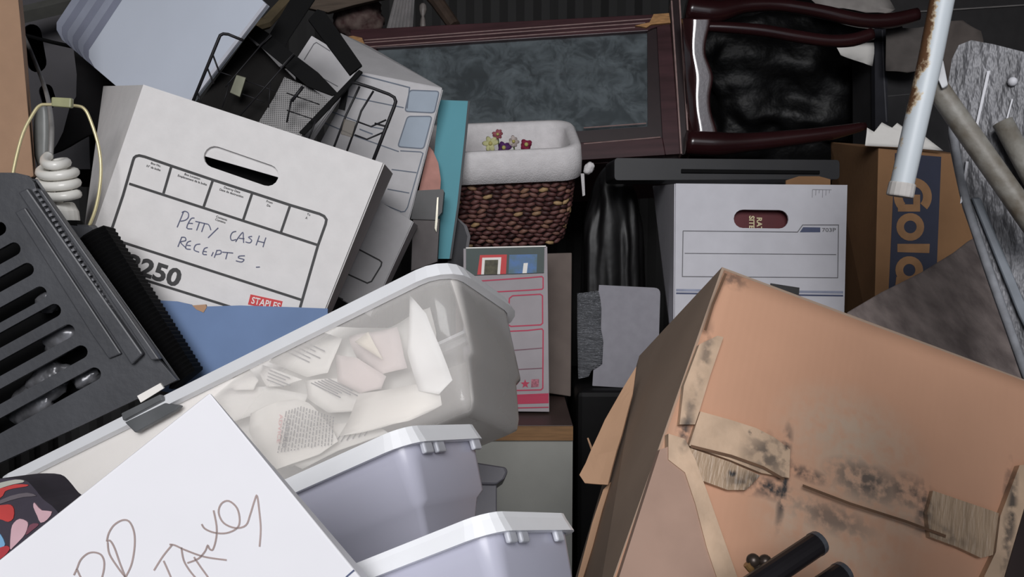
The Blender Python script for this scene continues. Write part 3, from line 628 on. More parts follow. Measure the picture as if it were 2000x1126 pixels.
# ------------------------------------------------------------ pale blue plastic sheets standing in the petty cash box
PS = Pl((238, 0, 1.365), (523, 12, 1.215), (240, 300, 1.35))
PBLUE = mat('pale_blue_plastic', (208, 215, 228), .35, var=.03, vs=6)
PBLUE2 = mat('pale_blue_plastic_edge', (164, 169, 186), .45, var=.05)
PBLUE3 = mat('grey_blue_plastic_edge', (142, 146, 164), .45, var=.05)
for i in range(7):
    dx, dy = -10.5 * i, -9.0 * i; y = .006 * i
    pts = [(500, -10), (523, 11), (420, 143), (376, 200), (340, 236), (292, 224), (224, 166), (184, 132), (173, 112), (173, 98), (238, 0), (330, -135)]
    q = [(u + dx * k_, v + dy * k_) for u, v, k_ in [(u, v, 1 if u < 300 and v < 140 or v < -100 else .1) for u, v in pts]]
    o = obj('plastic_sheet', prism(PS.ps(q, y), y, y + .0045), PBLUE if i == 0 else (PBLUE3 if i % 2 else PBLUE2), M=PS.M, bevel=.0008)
    tag(o, 'front pale blue plastic sheet standing in the open petty cash box' if i == 0 else ['', 'second', 'third', 'fourth', 'fifth', 'sixth', 'rearmost'][i] + ' pale blue plastic sheet from the front, above the petty cash box', 'plastic sheet', 'pale blue plastic sheets in the petty cash box')
    if i == 0:
        obj('pocket_edge', prism(PS.ps([(524, 10), (519, 7), (372, 196), (377, 200)]), -.003, 0), mat('clear_pocket', (214, 216, 226), .2), o)

# ------------------------------------------------------------ black letter trays and wire tray, leaning out of the petty cash box
PTr = Pl((500, 50, 1.285), (660, 180, 1.285), (420, 160, 1.265))
k6 = crop(460, 0, 8.04); k4 = crop(380, 40, 5.63); kb2 = crop(350, 0, 3.992)
tr = thing('letter_tray', 'black slotted letter tray leaning above the petty cash box', 'tray', PTr.M)
def trp(name, px, y0, y1, m=BLACKD, **k): return obj(name, prism(PTr.ps(px, y0), y0, y1), m, tr, **k)
trp('back_wall', [(500, 49), (528, 67), (573, 105), (622, 142), (660, 182), (648, 186), (600, 168), (545, 120), (506, 90), (483, 70)], 0, .004)
trp('tray_floor', [(483, 70), (506, 90), (545, 120), (600, 168), (560, 262), (400, 215), (385, 205)], .022, .026, mat('brown_black_plastic', (20, 18, 17), .6, spec=.1))
trp('divider', [(620, 18), (634, 22), (707, 127), (683, 146), (602, 38)], -.012, -.006)
trp('divider', [(572, -10), (620, -10), (562, 78), (545, 118), (527, 66)], .006, .010, BLACKD)
trp('edge_bar', [(701, 136), (708, 140), (640, 214), (594, 262), (584, 258), (655, 184)], -.006, 0)
trp('rib', [(529, 67), (531, 70), (507, 92), (505, 89)], -.004, 0, WIRE)
trp('rib', [(573, 104), (575, 107), (549, 134), (547, 131)], -.004, 0, WIRE)
SHEEN = mat('painted_sheen_plastic', (70, 68, 70), .4)  # lighter grey strips paint the highlights on the inner tray
for q in (k6((170, 560), (190, 545), (375, 700), (340, 720)), k6((420, 760), (470, 800), (740, 1020), (690, 1050)), k4((990, 530), (1010, 530), (1110, 620), (1110, 650))): trp('sheen_ledge', q, -.003, 0, SHEEN)
# perforated panel
def mesh_mat():
    m = mat('perforated_metal', (128, 126, 126), .5, metal=.2); nt = m.node_tree; N = nt.nodes; L = nt.links
    tc = N.new('ShaderNodeTexCoord'); mp = N.new('ShaderNodeMapping'); mp.inputs['Rotation'].default_value = (0, math.radians(38), 0); mp.inputs['Scale'].default_value = (330, 1, 330); L.new(tc.outputs['Object'], mp.inputs[0])
    sx = N.new('ShaderNodeSeparateXYZ'); L.new(mp.outputs[0], sx.inputs[0]); outs = []
    for ax in (0, 2):
        f = N.new('ShaderNodeMath'); f.operation = 'FRACT'; L.new(sx.outputs[ax], f.inputs[0]); g = N.new('ShaderNodeMath'); g.operation = 'GREATER_THAN'; g.inputs[1].default_value = .45; L.new(f.outputs[0], g.inputs[0]); outs.append(g)
    a = N.new('ShaderNodeMath'); a.operation = 'MULTIPLY'; L.new(outs[0].outputs[0], a.inputs[0]); L.new(outs[1].outputs[0], a.inputs[1])
    mx = N.new('ShaderNodeMix'); mx.data_type = 'RGBA'; L.new(a.outputs[0], mx.inputs[0]); L.new(N[m['ramp']].outputs[0], mx.inputs[6]); mx.inputs[7].default_value = (.012, .012, .012, 1)
    L.new(mx.outputs[2], N['Principled BSDF'].inputs['Base Color']); return m
trp('perforated_panel', kb2((820, 600), (940, 650), (1040, 690), (1195, 800), (1090, 920), (950, 1060), (620, 950), (740, 760)), .012, .014, mesh_mat())
wt = thing('wire_tray', 'black wire letter tray hooked over the petty cash box', 'tray', Matrix.Translation(W(560, 250, 1.24)))
WI = wt.matrix_world.inverted()
def wire(name, px, r, d=1.235, sm=0):
    P = [WI @ W(u, v, d if not isinstance(d, tuple) else d[0] + (d[1] - d[0]) * i / (len(px) - 1)) for i, (u, v) in enumerate(px)]
    return obj(name, tube(spline(P, sm) if sm else P, r, 6), WIRE, wt, smooth=True)
wire('rim_wire', [(372, 210), (427, 76), (430, 69), (436, 66), (446, 67), (475, 79)], .0022, 1.178)
wire('rim_wire', [(686, 161), (696, 162), (725, 171), (760, 184), (770, 190), (773, 198), (770, 208), (752, 254), (728, 316)], .0026, (1.24, 1.235))
for q, r, d in (([(415, 105), (428, 140)], .0013, 1.178), ([(404, 130), (417, 163)], .0013, 1.178), ([(386, 182), (392, 200)], .0013, 1.178),
    ([(440, 170), (451, 157), (528, 67)], .0010, 1.262), ([(465, 230), (574, 106)], .0012, 1.262), ([(434, 210), (448, 164)], .0009, 1.262), ([(479, 157), (540, 179)], .0010, 1.264), ([(467, 181), (516, 199)], .0010, 1.264), ([(428, 140), (452, 148)], .0009, 1.264), ([(528, 160), (525, 210)], .0009, 1.262),
    (k5((200, 180), (60, 360)), .0026, 1.255), (k5((60, 330), (0, 620)), .0014, 1.26), (k5((400, 400), (0, 260)), .001, 1.264), (k5((370, 595), (0, 470)), .001, 1.252),
    (k5((890, 180), (820, 330), (720, 540), (570, 940)), .0017, 1.235), (k5((1060, 235), (910, 480), (870, 600), (720, 1010)), .0017, 1.235), (k5((350, 600), (270, 820)), .0014, 1.24),
    (k5((1215, 588), (1030, 670), (880, 615)), .0014, 1.238), (k5((1180, 740), (980, 825), (830, 770)), .0014, 1.238), (k5((1075, 630), (1240, 675)), .0016, 1.237)):
    wire('wire', q, r, d)
def clip(px, d, m, name='label_clip'):
    P = [WI @ W(u, v, d) for u, v in px]; y = P[0].y
    return obj(name, prism([(p.x, p.z) for p in P], y, y + .003), m, wt, bevel=.0008)
clip(k4((460, 595), (565, 625), (490, 840), (380, 790)), 1.255, mat('brushed_metal_clip', (130, 130, 112), .3, metal=.4))
clip(k5((700, 575), (840, 615), (790, 800), (655, 760)), 1.228, clear_mat('tinted_clip_plastic', (120, 112, 100), .45, .05))
tag(obj('tool_handle', prism([(p.x, p.z) for p in [WI @ W(u, v, 1.30) for u, v in k5((690, 190), (760, 180), (700, 470), (630, 450))]], 0, .006, ), BLACKD, M=wt.matrix_world @ Matrix.Translation((0, (WI @ W(680, 200, 1.30)).y, 0))), 'dark flat handle hanging behind the wire tray', 'handle')

# ------------------------------------------------------------ teal board, pink paper, grey file, black board
PTe = Pl((860, 195, 1.615), (917, 197, 1.615), (855, 480, 1.608))
TEAL = mat('teal_card', (92, 164, 178), .65, var=.05, vs=6)
te = thing('teal_board', 'teal card folder standing beside the wicker basket', 'folder', PTe.M)
obj('cover', prism(PTe.ps([(858, 195), (914, 197), (908, 260), (893, 400), (878, 505), (842, 505), (848, 300)]), 0, .003), TEAL, te)
obj('edge', prism(PTe.ps([(914, 197), (918, 198), (912, 262), (897, 402), (882, 505), (878, 505), (893, 400), (908, 260)]), -.001, .004), mat('dark_edge', (66, 70, 74), .6), te)
PPk = Pl((836, 290, 1.585), (860, 300, 1.585), (825, 380, 1.58))
tag(obj('pink_card', prism(PPk.ps([(838, 285), (846, 295), (856, 318), (861, 350), (859, 385), (815, 385)]), 0, .003), mat('salmon_card', (202, 146, 134), .7), M=PPk.M), 'salmon pink card tucked behind the teal folder and grey file', 'card')
PGf = Pl((815, 372, 1.555), (866, 372, 1.555), (805, 500, 1.55)); kf = crop(780, 340, 5.63)
gf = thing('magazine_file', 'dark grey plastic magazine file with a bare metal edge', 'magazine file', PGf.M)
obj('upper_band', prism(PGf.ps(kf((205, 182), (480, 168), (492, 190), (470, 420), (400, 505), (128, 495), (160, 330))), -.004, .02), mat('charcoal_plastic', (74, 73, 74), .5), gf)
obj('body', prism(PGf.ps(kf((150, 490), (440, 490), (415, 960), (130, 1060))), 0, .02), mat('grey_board', (112, 106, 106), .7), gf)
obj('metal_edge', prism(PGf.ps(kf((418, 262), (434, 258), (424, 520), (412, 640), (392, 600), (402, 480))), -.007, -.004), mat('bare_metal', (168, 164, 150), .35, metal=.5), gf)
PBk = Pl((888, 425, 1.632), (917, 460, 1.63), (870, 520, 1.63))
bb = thing('black_board', 'black angular board with a grey edge beside the basket', 'board', PBk.M)
obj('face', prism(PBk.ps([(889, 424), (907, 440), (914, 462), (904, 522), (872, 522)]), 0, .004), mat('blue_black_board', (28, 28, 36), .6), bb)
obj('edge', prism(PBk.ps([(889, 424), (893, 424), (912, 441), (919, 461), (909, 522), (904, 522), (913, 462), (906, 441)]), -.002, .004), mat('grey_board_edge', (96, 94, 98), .6), bb)

# ------------------------------------------------------------ wicker basket with linen liner
PBa = Pl.axes((1132, 292, 1.655), (.999, .02, .045), (0, -.46, .90))
basket = thing('wicker_basket', 'brown wicker basket with a white linen liner', 'basket', PBa.M)
BW, BD, BH = .33, .20, .215
def bring(z, off, r=.04): return [(x, y, z) for x, y in rrect(-BW - off, off, -off, BD + off, r, 6)]
obj('body', loft([bring(-.005, -.006), bring(-.06, -.008), bring(-.14, -.016), bring(-BH, -.032)], False, True), mat('dark_willow', (44, 24, 22), .8), basket, smooth=True, solid=.004)
def wicker_mat():
    m = mat('woven_willow', (120, 78, 66), .6); nt = m.node_tree; N = nt.nodes; L = nt.links
    g = N.new('ShaderNodeNewGeometry'); r = N.new('ShaderNodeValToRGB'); L.new(g.outputs['Random Per Island'], r.inputs[0])
    e = r.color_ramp.elements; e[0].color = lin((60, 34, 34)); e[1].color = lin((176, 146, 104)); e[1].position = 1
    for p, c in ((.4, (88, 52, 50)), (.75, (112, 74, 70)), (.92, (130, 94, 78))):
        q = e.new(p); q.color = lin(c)
    L.new(r.outputs[0], N['Principled BSDF'].inputs['Base Color']); return m
bm = bmesh.new(); rowsn = 16
for j in range(rowsn):
    z = -.052 - (BH - .058) * j / (rowsn - 1); off = .0015 + next(a + (b - a) * (-z - p) / (q - p) for p, a, q, b in ((.005, -.006, .06, -.008), (.06, -.008, .14, -.016), (.14, -.016, .2151, -.032)) if -z <= q)
    P = rrect(-BW - off, off, -off, BD + off, .04, 6); P = [Vector(p) for p in P]; per = 0; segs = []
    for a, b in zip(P, P[1:] + P[:1]): segs.append((a, b, per)); per += (b - a).length
    n = int(per / .0185)
    for i in range(n):
        s = ((i + (.5 if j % 2 else 0) * 0) % n) * per / n
        for a, b, s0 in segs:
            L2 = (b - a).length
            if s0 <= s < s0 + L2:
                p = a.lerp(b, (s - s0) / L2); t = (b - a).normalized(); break
        nn = Vector((t.y, -t.x)); k0 = len(bm.verts)
        bmesh.ops.create_icosphere(bm, subdivisions=1, radius=1); bm.verts.ensure_lookup_table()
        tilt = .28 * (1 if i % 2 else -1) + R.uniform(-.15, .15)
        for v in bm.verts[k0:]:
            x, y_, z_ = v.co.x * .0120, v.co.y * .0050, v.co.z * .0056; x, z_ = x * math.cos(tilt) - z_ * math.sin(tilt), x * math.sin(tilt) + z_ * math.cos(tilt)
            q = p + t * x + nn * (y_ + .001); v.co = (q.x, q.y, z + z_ + R.uniform(0, .0002))
obj('weave', bm, wicker_mat(), basket, smooth=True, kind='stuff')
obj('liner', loft([bring(-.062, .004, .04), bring(-.060, .008, .045), bring(-.03, .009, .045), bring(-.002, .007, .045), bring(.004, .001, .042), bring(.003, -.008), bring(-.004, -.015), bring(-.07, -.022), bring(-.17, -.05)], False, True), LINEN, basket, smooth=True)
obj('bow', blob((.022, .03, -.050), (.010, .008, .014), 3, .25, 2, 3, Matrix.Rotation(.5, 3, 'Y')), LINEN, basket, smooth=True)
obj('ribbon_tail', prism([(.004, -.055), (.011, -.055), (.013, -.10), (.008, -.102)], .012, .016), LINEN, basket)
def flower(u, v, d, r, col, label, petals=7, cup=.5):
    c = W(u, v, d); f = thing('artificial_flower', label, 'flower', Matrix.Translation(c), 'artificial flowers in the wicker basket')
    m = mat('petal_' + label.split()[0], col, .7, var=.15, vs=60)
    for k in range(petals):
        a = 2 * math.pi * k / petals; bm = bmesh.new(); bmesh.ops.create_uvsphere(bm, u_segments=8, v_segments=5, radius=1)
        M_ = Matrix.Rotation(a + R.uniform(-.25, .25), 3, 'Y') @ Matrix.Rotation(cup + R.uniform(-.2, .3), 3, 'Z')
        for vv in bm.verts: vv.co = M_ @ (Vector((vv.co.x * r * .62 + r * .55, vv.co.y * r * .12, vv.co.z * r * .36)))
        obj('petal', bm, m, f, smooth=True)
    bm = bmesh.new(); bmesh.ops.create_uvsphere(bm, u_segments=8, v_segments=6, radius=r * .3); obj('centre', bm, MATS.get('straw') or mat('straw', (190, 180, 110), .8), f, smooth=True)
    obj('stem', tube([(0, .004, 0), (.003, .02, -.03), (.004, .03, -.05)], .0015, 6), MATS.get('leaf_green') or mat('leaf_green', (92, 108, 62), .7), f)
flower(972, 262, 1.735, .011, (176, 96, 106), 'dusty pink artificial bloom highest in the wicker basket')
flower(958, 280, 1.71, .015, (206, 204, 150), 'pale yellow artificial lily lying in the wicker basket', 6, .25)
flower(984, 288, 1.715, .015, (92, 44, 110), 'deep purple artificial bloom lying in the wicker basket')
flower(1003, 276, 1.73, .012, (206, 192, 186), 'cream artificial bloom between purple and red ones in the basket')
flower(1028, 282, 1.715, .015, (156, 44, 78), 'crimson artificial rose at the right of the basket bouquet', 8, .8)

# ------------------------------------------------------------ brown box under the basket, mailing box, dresser
PBb = Pl((920, 498, 1.68), (1117, 492, 1.68), (920, 830, 1.66))
tag(obj('cardboard_box', prism(PBb.ps([(890, 500), (1117, 493), (1115, 774), (890, 740)]), 0, .035), mat('dull_brown_card', (112, 100, 94), .85, var=.08), M=PBb.M, bevel=.002), 'dull brown box under the wicker basket behind the mailing box', 'box')
PM = Pl((915, 485, 1.535), (1069, 481, 1.535), (917, 805, 1.53)); km = crop(850, 460, 3.312)
mb = thing('mailing_box', 'white mailing box with red printed outlines and a picture panel', 'box', PM.M)
obj('body', prism(PM.ps([(905, 485), (1069, 481), (1073, 804), (905, 802)]), 0, .05), mat('shade_greyed_card', (168, 162, 166), .8, var=.04), mb, bevel=.001)  # card colour darkened to stand in for the shade around this box
obj('red_outlines', ribbons(PM, [km((300, 292), (600, 272), (690, 264), (698, 272), (698, 338), (690, 346), (600, 352), (300, 368)), km((500, 388), (680, 378), (694, 388), (695, 565), (682, 576), (490, 586), (472, 575), (470, 560), (480, 405), (500, 388)), km((390, 622), (600, 612), (690, 602), (698, 612), (696, 985), (684, 996), (450, 1002))], .0024), MAROON_INK, mb)
obj('grey_lines', ribbons(PM, [km((455, 745), (692, 726)), km((510, 866), (692, 856))], .0020), mat('mauve_ink', (132, 96, 108), .6), mb)
obj('red_band', prism(PM.ps(km((360, 1034), (734, 1018), (734, 1082), (300, 1096))), -.0007, 0), MAROON_INK, mb)
obj('red_outlines', ribbons(PM, [km((300, 1042), (734, 1026)), km((300, 1118), (734, 1108))], .002, y=-.0012), MAROON_INK, mb)
cx, cz = PM.p(*km((582, 958))[0]); star = [(cx + math.sin(i * math.pi / 5) * (.0085 if i % 2 == 0 else .0036), cz + math.cos(i * math.pi / 5) * (.0085 if i % 2 == 0 else .0036)) for i in range(10)]
obj('red_star', prism(star, -.0007, 0), MAROON_INK, mb)
obj('red_grid', prism(PM.ps(km((622, 928), (672, 926), (670, 976), (620, 980))), -.0007, 0), mat('rose_ink', (196, 120, 136), .7, var=.3, vs=300), mb)
obj('red_emblem', prism(PM.ps(km((470, 930), (516, 925), (520, 985), (480, 990))), -.0007, 0), mat('faded_rose_ink', (170, 104, 116), .7), mb)
pc = thing('picture_panel', 'picture postcard with a red window and a blue view, above the mailing box outlines', 'picture', PM.M)
obj('card', prism(PM.ps(km((200, 78), (706, 70), (703, 240), (200, 258))), -.0028, -.0012), mat('dark_green_print', (34, 58, 54), .5), pc)
obj('white_edge', ribbons(PM, [km((200, 80), (716, 68))], .0022, y=-.003), PAPER, pc)
obj('red_window', prism(PM.ps(km((290, 126), (464, 122), (458, 248), (272, 252))), -.0034, -.0028), RED, pc)
obj('cream_surround', prism(PM.ps(km((305, 143), (428, 140), (420, 249), (298, 251))), -.0040, -.0034), PAPER, pc)
obj('olive_pane', prism(PM.ps(km((322, 158), (408, 156), (402, 249), (316, 250))), -.0046, -.0040), mat('olive_print', (92, 88, 62), .6, var=.3, vs=120), pc)
obj('blue_view', prism(PM.ps(km((480, 124), (660, 120), (655, 240), (474, 246))), -.0034, -.0028), mat('blue_view_print', (60, 110, 176), .5, vs=60, col2=(64, 98, 110)), pc)
obj('white_column', prism(PM.ps(km((572, 178), (600, 176), (592, 242), (564, 243))), -.0040, -.0034), PAPER, pc)
# dresser
zt = W(1000, 830, 1.45).z; yf = W(1000, 830, 1.45).y; xr = W(1119, 858, 1.45).x; xl = -.45
dr = thing('dresser', 'white dresser front with a wood edged top below the mailing box', 'dresser', Matrix.Translation((.0, yf, 0)))
def dbox(name, lo_, hi_, m, **k):
    bm = bmesh.new(); bmesh.ops.create_cube(bm, size=1)
    for v in bm.verts: v.co = Vector([lo_[i] + (v.co[i] + .5) * (hi_[i] - lo_[i]) for i in range(3)])
    return obj(name, bm, m, dr, **k)
tk = .0255
dbox('top', (xl, 0, zt - tk + .002), (xr, .40, zt), mat('dark_table_top', (74, 58, 54), .5, var=.1), bevel=.001)
dbox('wood_edge', (xl, -.004, zt - tk), (xr, 0, zt - .001), mat('wood_edge_band', (150, 112, 74), .6, var=.15, vs=20, stretch=(1, 1, 10)))
dbox('front', (xl, .002, .10), (xr, .02, zt - tk), mat('grey_white_laminate', (166, 166, 160), .6, var=.03))
dbox('carcass', (xl, .02, .0), (xr, .40, zt - tk), mat('dark_carcass', (60, 52, 48), .8))
# grey tub lid poking past the bins
PGt = Pl((926, 905, 1.22), (988, 914, 1.22), (930, 1000, 1.20)); kg = crop(500, 780, 3.03)
gt = thing('plastic_tub', 'mid grey plastic tub corner in front of the dresser', 'tub', PGt.M)
GREYP = mat('mid_grey_plastic', (112, 110, 118), .5, var=.05)
obj('lid', prism(PGt.ps(kg((1180, 350), (1290, 372), (1478, 402), (1490, 430), (1470, 470), (1420, 505), (1180, 500))), -.008, .10), GREYP, gt, bevel=.003)
obj('body', prism(PGt.ps(kg((1180, 495), (1425, 500), (1425, 900), (1200, 900))), 0, .09), GREYP, gt, bevel=.002)

# ------------------------------------------------------------ black vinyl bag, plaque, black case
vb = thing('vinyl_bag', 'crumpled black vinyl bag standing between basket and archive box', 'bag', Matrix.Translation(W(1210, 800, 1.80)))
VI = vb.matrix_world.inverted()
bm = bmesh.new(); bmesh.ops.create_icosphere(bm, subdivisions=5, radius=1); c_ = VI @ W(1196, 610, 1.925)
for v in bm.verts:
    p = v.co.copy(); e_ = lambda t, k: math.copysign(abs(t) ** k, t)
    k = 1 + .22 * noise.noise(Vector((p.x * 3.4 + 2, p.y * 3, p.z * .8))) + .05 * noise.noise(p * 6)
    v.co = c_ + Vector((e_(p.x, .8) * .066 * k, e_(p.y, .8) * .050 * k, e_(p.z, .6) * .335))
obj('body', bm, BLACKV, vb, smooth=True)
zc = W(1200, 756, 1.62).z
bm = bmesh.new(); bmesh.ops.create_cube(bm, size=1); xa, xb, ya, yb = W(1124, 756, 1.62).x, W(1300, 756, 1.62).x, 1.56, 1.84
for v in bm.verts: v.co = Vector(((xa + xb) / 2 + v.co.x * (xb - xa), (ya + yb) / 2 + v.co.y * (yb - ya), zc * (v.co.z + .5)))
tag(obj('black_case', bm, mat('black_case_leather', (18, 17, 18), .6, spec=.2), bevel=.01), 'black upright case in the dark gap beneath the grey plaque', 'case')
PPl = Pl((1172, 557, 1.63), (1288, 563, 1.63), (1160, 753, 1.62)); kl2 = crop(850, 460, 3.312)
pq = thing('plaque', 'pale grey rounded sheet with silver tape on its left edge', 'sheet', PPl.M)
obj('sheet', prism(roundpoly(PPl.ps([(1170, 556), (1290, 562), (1284, 760), (1157, 753)]), [.001, .012, .002, .001]), 0, .006), mat('pale_grey_board', (146, 144, 152), .7, var=.05, vs=60), pq, bevel=.001)
obj('silver_tape', sheet(PPl.ps(kl2((918, 372), (1055, 358), (1075, 470), (1072, 610), (1085, 690), (1080, 830), (1010, 870), (990, 910), (925, 925), (918, 650))), -.003, .003, 40, 4, 2), SILVER, pq, smooth=True, solid=.001)
PCa = Pl((1205, 320, 1.66), (1620, 326, 1.68), (1205, 358, 1.662))
ca = thing('equipment_case', 'long low black plastic case lying on top of the archive box', 'case', PCa.M)
obj('shell', prism(roundpoly(PCa.ps([(1200, 308), (1640, 312), (1640, 350), (1200, 352)]), .008), 0, .11), mat('charcoal_case_plastic', (36, 36, 39), .5, var=.1), ca, bevel=.003)
obj('latch_rail', prism(PCa.ps([(1330, 330), (1600, 333), (1600, 340), (1330, 338)]), -.004, 0), BLACKD, ca, bevel=.001)
tag(obj('cardboard_flap', prism(PK.ps([(1535, 352), (1560, 344), (1600, 344), (1622, 350), (1622, 362), (1535, 362)], .06), .06, .064), KRAFT_D, M=PK.M), 'brown cardboard flap edge peeking above the archive box', 'cardboard')

# ------------------------------------------------------------ curio cabinet lying on its side
PCu = Pl((684, 66, 2.125), (1310, 30, 2.095), (1150, 305, 2.03))
cu = thing('curio_cabinet', 'dark cherry glass fronted curio cabinet lying on its side', 'cabinet', PCu.M)
def cp(name, px, y0, y1, m=MAHOG, **k): return obj(name, prism(PCu.ps(px), y0, y1), m, cu, **k)
cp('top_rail', [(684, 58), (1306, 26), (1309, 44), (1272, 56), (1265, 60), (735, 94), (684, 92)], 0, .03, bevel=.002)
cp('stile', [(1283, 52), (1309, 42), (1330, 300), (1300, 302), (1294, 268)], 0, .03, bevel=.002)
cp('bottom_rail', [(700, 305), (1294, 268), (1300, 302), (700, 338)], 0, .03, bevel=.002)
cp('stile', [(684, 92), (735, 94), (745, 300), (700, 335)], 0, .03, bevel=.002)
bm = bmesh.new()
for a, b in (((712, 79), (1272, 37)), ((712, 84), (1260, 45)), ((720, 92), (1240, 54)), ((1140, 250), (1262, 241)), ((1140, 281), (1290, 268))):
    A, B = PCu.p(*a), PCu.p(*b); add_tube(bm, [(A[0], -.001, A[1]), (B[0], -.001, B[1])], .0016, 6)
obj('bead_moulding', bm, MAHOG_L, cu)
BEV = mat('shaded_cherry', (44, 29, 32), .4)  # same cherry wood, darkened to paint the shade of the recess
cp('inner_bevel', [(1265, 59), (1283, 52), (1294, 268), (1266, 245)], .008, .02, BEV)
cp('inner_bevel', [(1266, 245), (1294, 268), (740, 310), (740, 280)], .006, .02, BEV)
cp('raw_break', [(680, 74), (690, 72), (708, 76), (714, 90), (700, 93), (682, 86)], -.006, .01, RAWWOOD, label='pale raw split wood at the left joint')
cp('raw_break', [(1276, 30), (1306, 28), (1309, 47), (1272, 50), (1262, 56), (1240, 52), (1268, 46)], -.006, .01, RAWWOOD, label='pale raw split wood at the right joint')
GLASS = clear_mat('dusty_glass', (138, 148, 153), .10, .06, rough_noise=.5)
cp('glass_pane', [(735, 92), (1266, 59), (1266, 245), (745, 278)], .012, .015, GLASS, label='dusty glass pane')
cp('back_panel', [(690, 60), (1300, 30), (1300, 300), (700, 330)], .30, .31, mat('dark_mirror_back', (44, 50, 54), .25, var=.3, vs=9))
cb = PCu.ps([(690, 60), (1322, 26), (1340, 300), (700, 332)])
obj('carcass', hexa([Vector((x, .03, z)) for x, z in cb], [Vector((x, .33, z)) for x, z in cb], skip=('front',)), MAHOG, cu, solid=.006)
cp('plinth_moulding', [(1309, 5), (1312, 5), (1331, 303), (1328, 303)], -.010, .02, MAHOG_L)
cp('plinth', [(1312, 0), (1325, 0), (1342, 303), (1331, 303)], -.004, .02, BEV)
cp('plinth_moulding', [(1324, -2), (1327, -2), (1346, 305), (1343, 305)], -.012, .02, MAHOG_L)
bm = bmesh.new()
wavy = spline([(1388, 36), (1387, 48), (1379, 80), (1378, 105), (1385, 125), (1392, 145), (1392, 160), (1387, 188), (1389, 218), (1399, 250), (1402, 266)], 3); prev = None
for p in wavy:
    row = []
    for k in range(14):
        t = k / 13; ul = 1330 + (p.y - 36) * .058; u = ul + (p.x - ul) * t
        d_ = 2.035 - .030 * min(1, t / .40) ** .8 - .016 * (266 - p.y) / 230 + .012 * max(0, t - .92)
        row.append(bm.verts.new(PCu.I @ W(u, p.y, d_)))
    if prev:
        for k in range(13): bm.faces.new((prev[k], row[k], row[k + 1], prev[k + 1]))
    prev = row
obj('scalloped_apron', bm, mat('glossy_cherry_apron', (62, 34, 36), .26, var=.12, vs=40, coat=1.0, bump=.04, bs=120), cu, smooth=True, solid=.012, offset=-1)
m_ = MATS['glossy_cherry_apron'].node_tree.nodes['Principled BSDF']; m_.inputs['Coat IOR'].default_value = 2.2; m_.inputs['Coat Roughness'].default_value = .14
MAHOG_G = mat('polished_cherry_leg', (50, 24, 26), .24, var=.15, vs=8, coat=.5)
def leg(px, rp, d, y=0):
    P = [PCu.I @ W(u, v, d) for u, v in px]; P = spline(P, 4); n = len(P); m_ = len(rp); rr = []
    for i in range(n):
        t = i / (n - 1) * (m_ - 1); a = int(min(t, m_ - 2)); rr.append((rp[a] + (rp[a + 1] - rp[a]) * (t - a)) * d / FPX)
    obj('leg', tube(P, rr, 14), MAHOG_G, cu, smooth=True)
leg([(1340, 18), (1395, 24), (1450, 12), (1520, 10), (1600, 22), (1680, 40), (1740, 40), (1792, 28)], [25, 24, 15, 12, 13, 14, 15, 13], 2.09)
leg([(1360, 52), (1420, 54), (1490, 60), (1560, 72), (1620, 80), (1665, 78), (1703, 66)], [8, 11, 12, 12, 12, 13, 12], 2.01)
leg([(1340, 278), (1400, 281), (1460, 278), (1540, 270), (1620, 260), (1690, 246)], [24, 24, 19, 16, 14, 8], 1.985)

# ------------------------------------------------------------ clutter behind
GB = mat('black_bin_liner', (16, 16, 17), .42, var=.2, vs=10, bump=.5, bs=20, spec=.22)
tag(obj('rubbish_bag', blob(W(1555, 160, 2.50), (.34, .14, .26), 11, .22, 2.2, 5), GB, smooth=True), 'shiny black rubbish bag behind the cabinet legs', 'bag')
PPa = Pl((1640, 95, 2.185), (1706, 90, 2.185), (1640, 130, 2.175))
tag(obj('paper_sheet', sheet(PPa.ps([(1630, 88), (1706, 84), (1706, 127), (1668, 118), (1640, 110)]), 0, .006, 20, 3, 5), PAPER, M=PPa.M, smooth=True, solid=.001), 'white paper corner under the upper cabinet leg', 'paper')
tag(obj('paper_sheet', sheet(PPa.ps([(1545, -30), (1720, -30), (1752, 14), (1735, 26), (1690, 26), (1600, 12)], .02), .02, .01, 14, 3, 6), mat('grey_white_cloth', (170, 164, 160), .9), M=PPa.M, smooth=True, solid=.001), 'grey white cloth above the upper cabinet leg', 'cloth')
PSu = Pl((1706, 60, 2.22), (1860, 55, 2.24), (1708, 245, 2.2))
su = thing('suitcase', 'black soft suitcase standing behind the white leg', 'suitcase', PSu.M)
obj('shell', prism(PSu.ps([(1706, 58), (1880, 52), (1880, 300), (1708, 300)]), 0, .12), mat('charcoal_nylon', (50, 49, 51), .8), su, bevel=.006)
obj('side_band', prism(PSu.ps([(1704, 58), (1728, 58), (1732, 300), (1706, 300)]), -.01, .01), mat('navy_black_nylon', (40, 40, 48), .7), su, bevel=.003)
obj('zip', ribbons(PSu, [[(1719, 62), (1722, 150), (1727, 240)]], .004, y=-.0112), mat('grey_zip', (92, 92, 98), .5), su)
obj('seam', ribbons(PSu, [[(1733, 188), (1775, 184), (1880, 178)]], .0025, y=-.001), mat('seam_grey', (84, 83, 84), .6), su)
PRg = Pl((1735, 62, 2.15), (1800, 62, 2.15), (1735, 140, 2.14))
tag(obj('rag', sheet(PRg.ps([(1732, 56), (1812, 50), (1826, 90), (1800, 140), (1768, 144), (1733, 136)]), 0, .010, 16, 4, 9), mat('dingy_cloth', (104, 98, 95), .95), M=PRg.M, smooth=True, solid=.003), 'dingy white rag draped over the black suitcase', 'cloth')
PDp = Pl((1640, -40, 2.74), (2050, -40, 2.74), (1640, 200, 2.74))
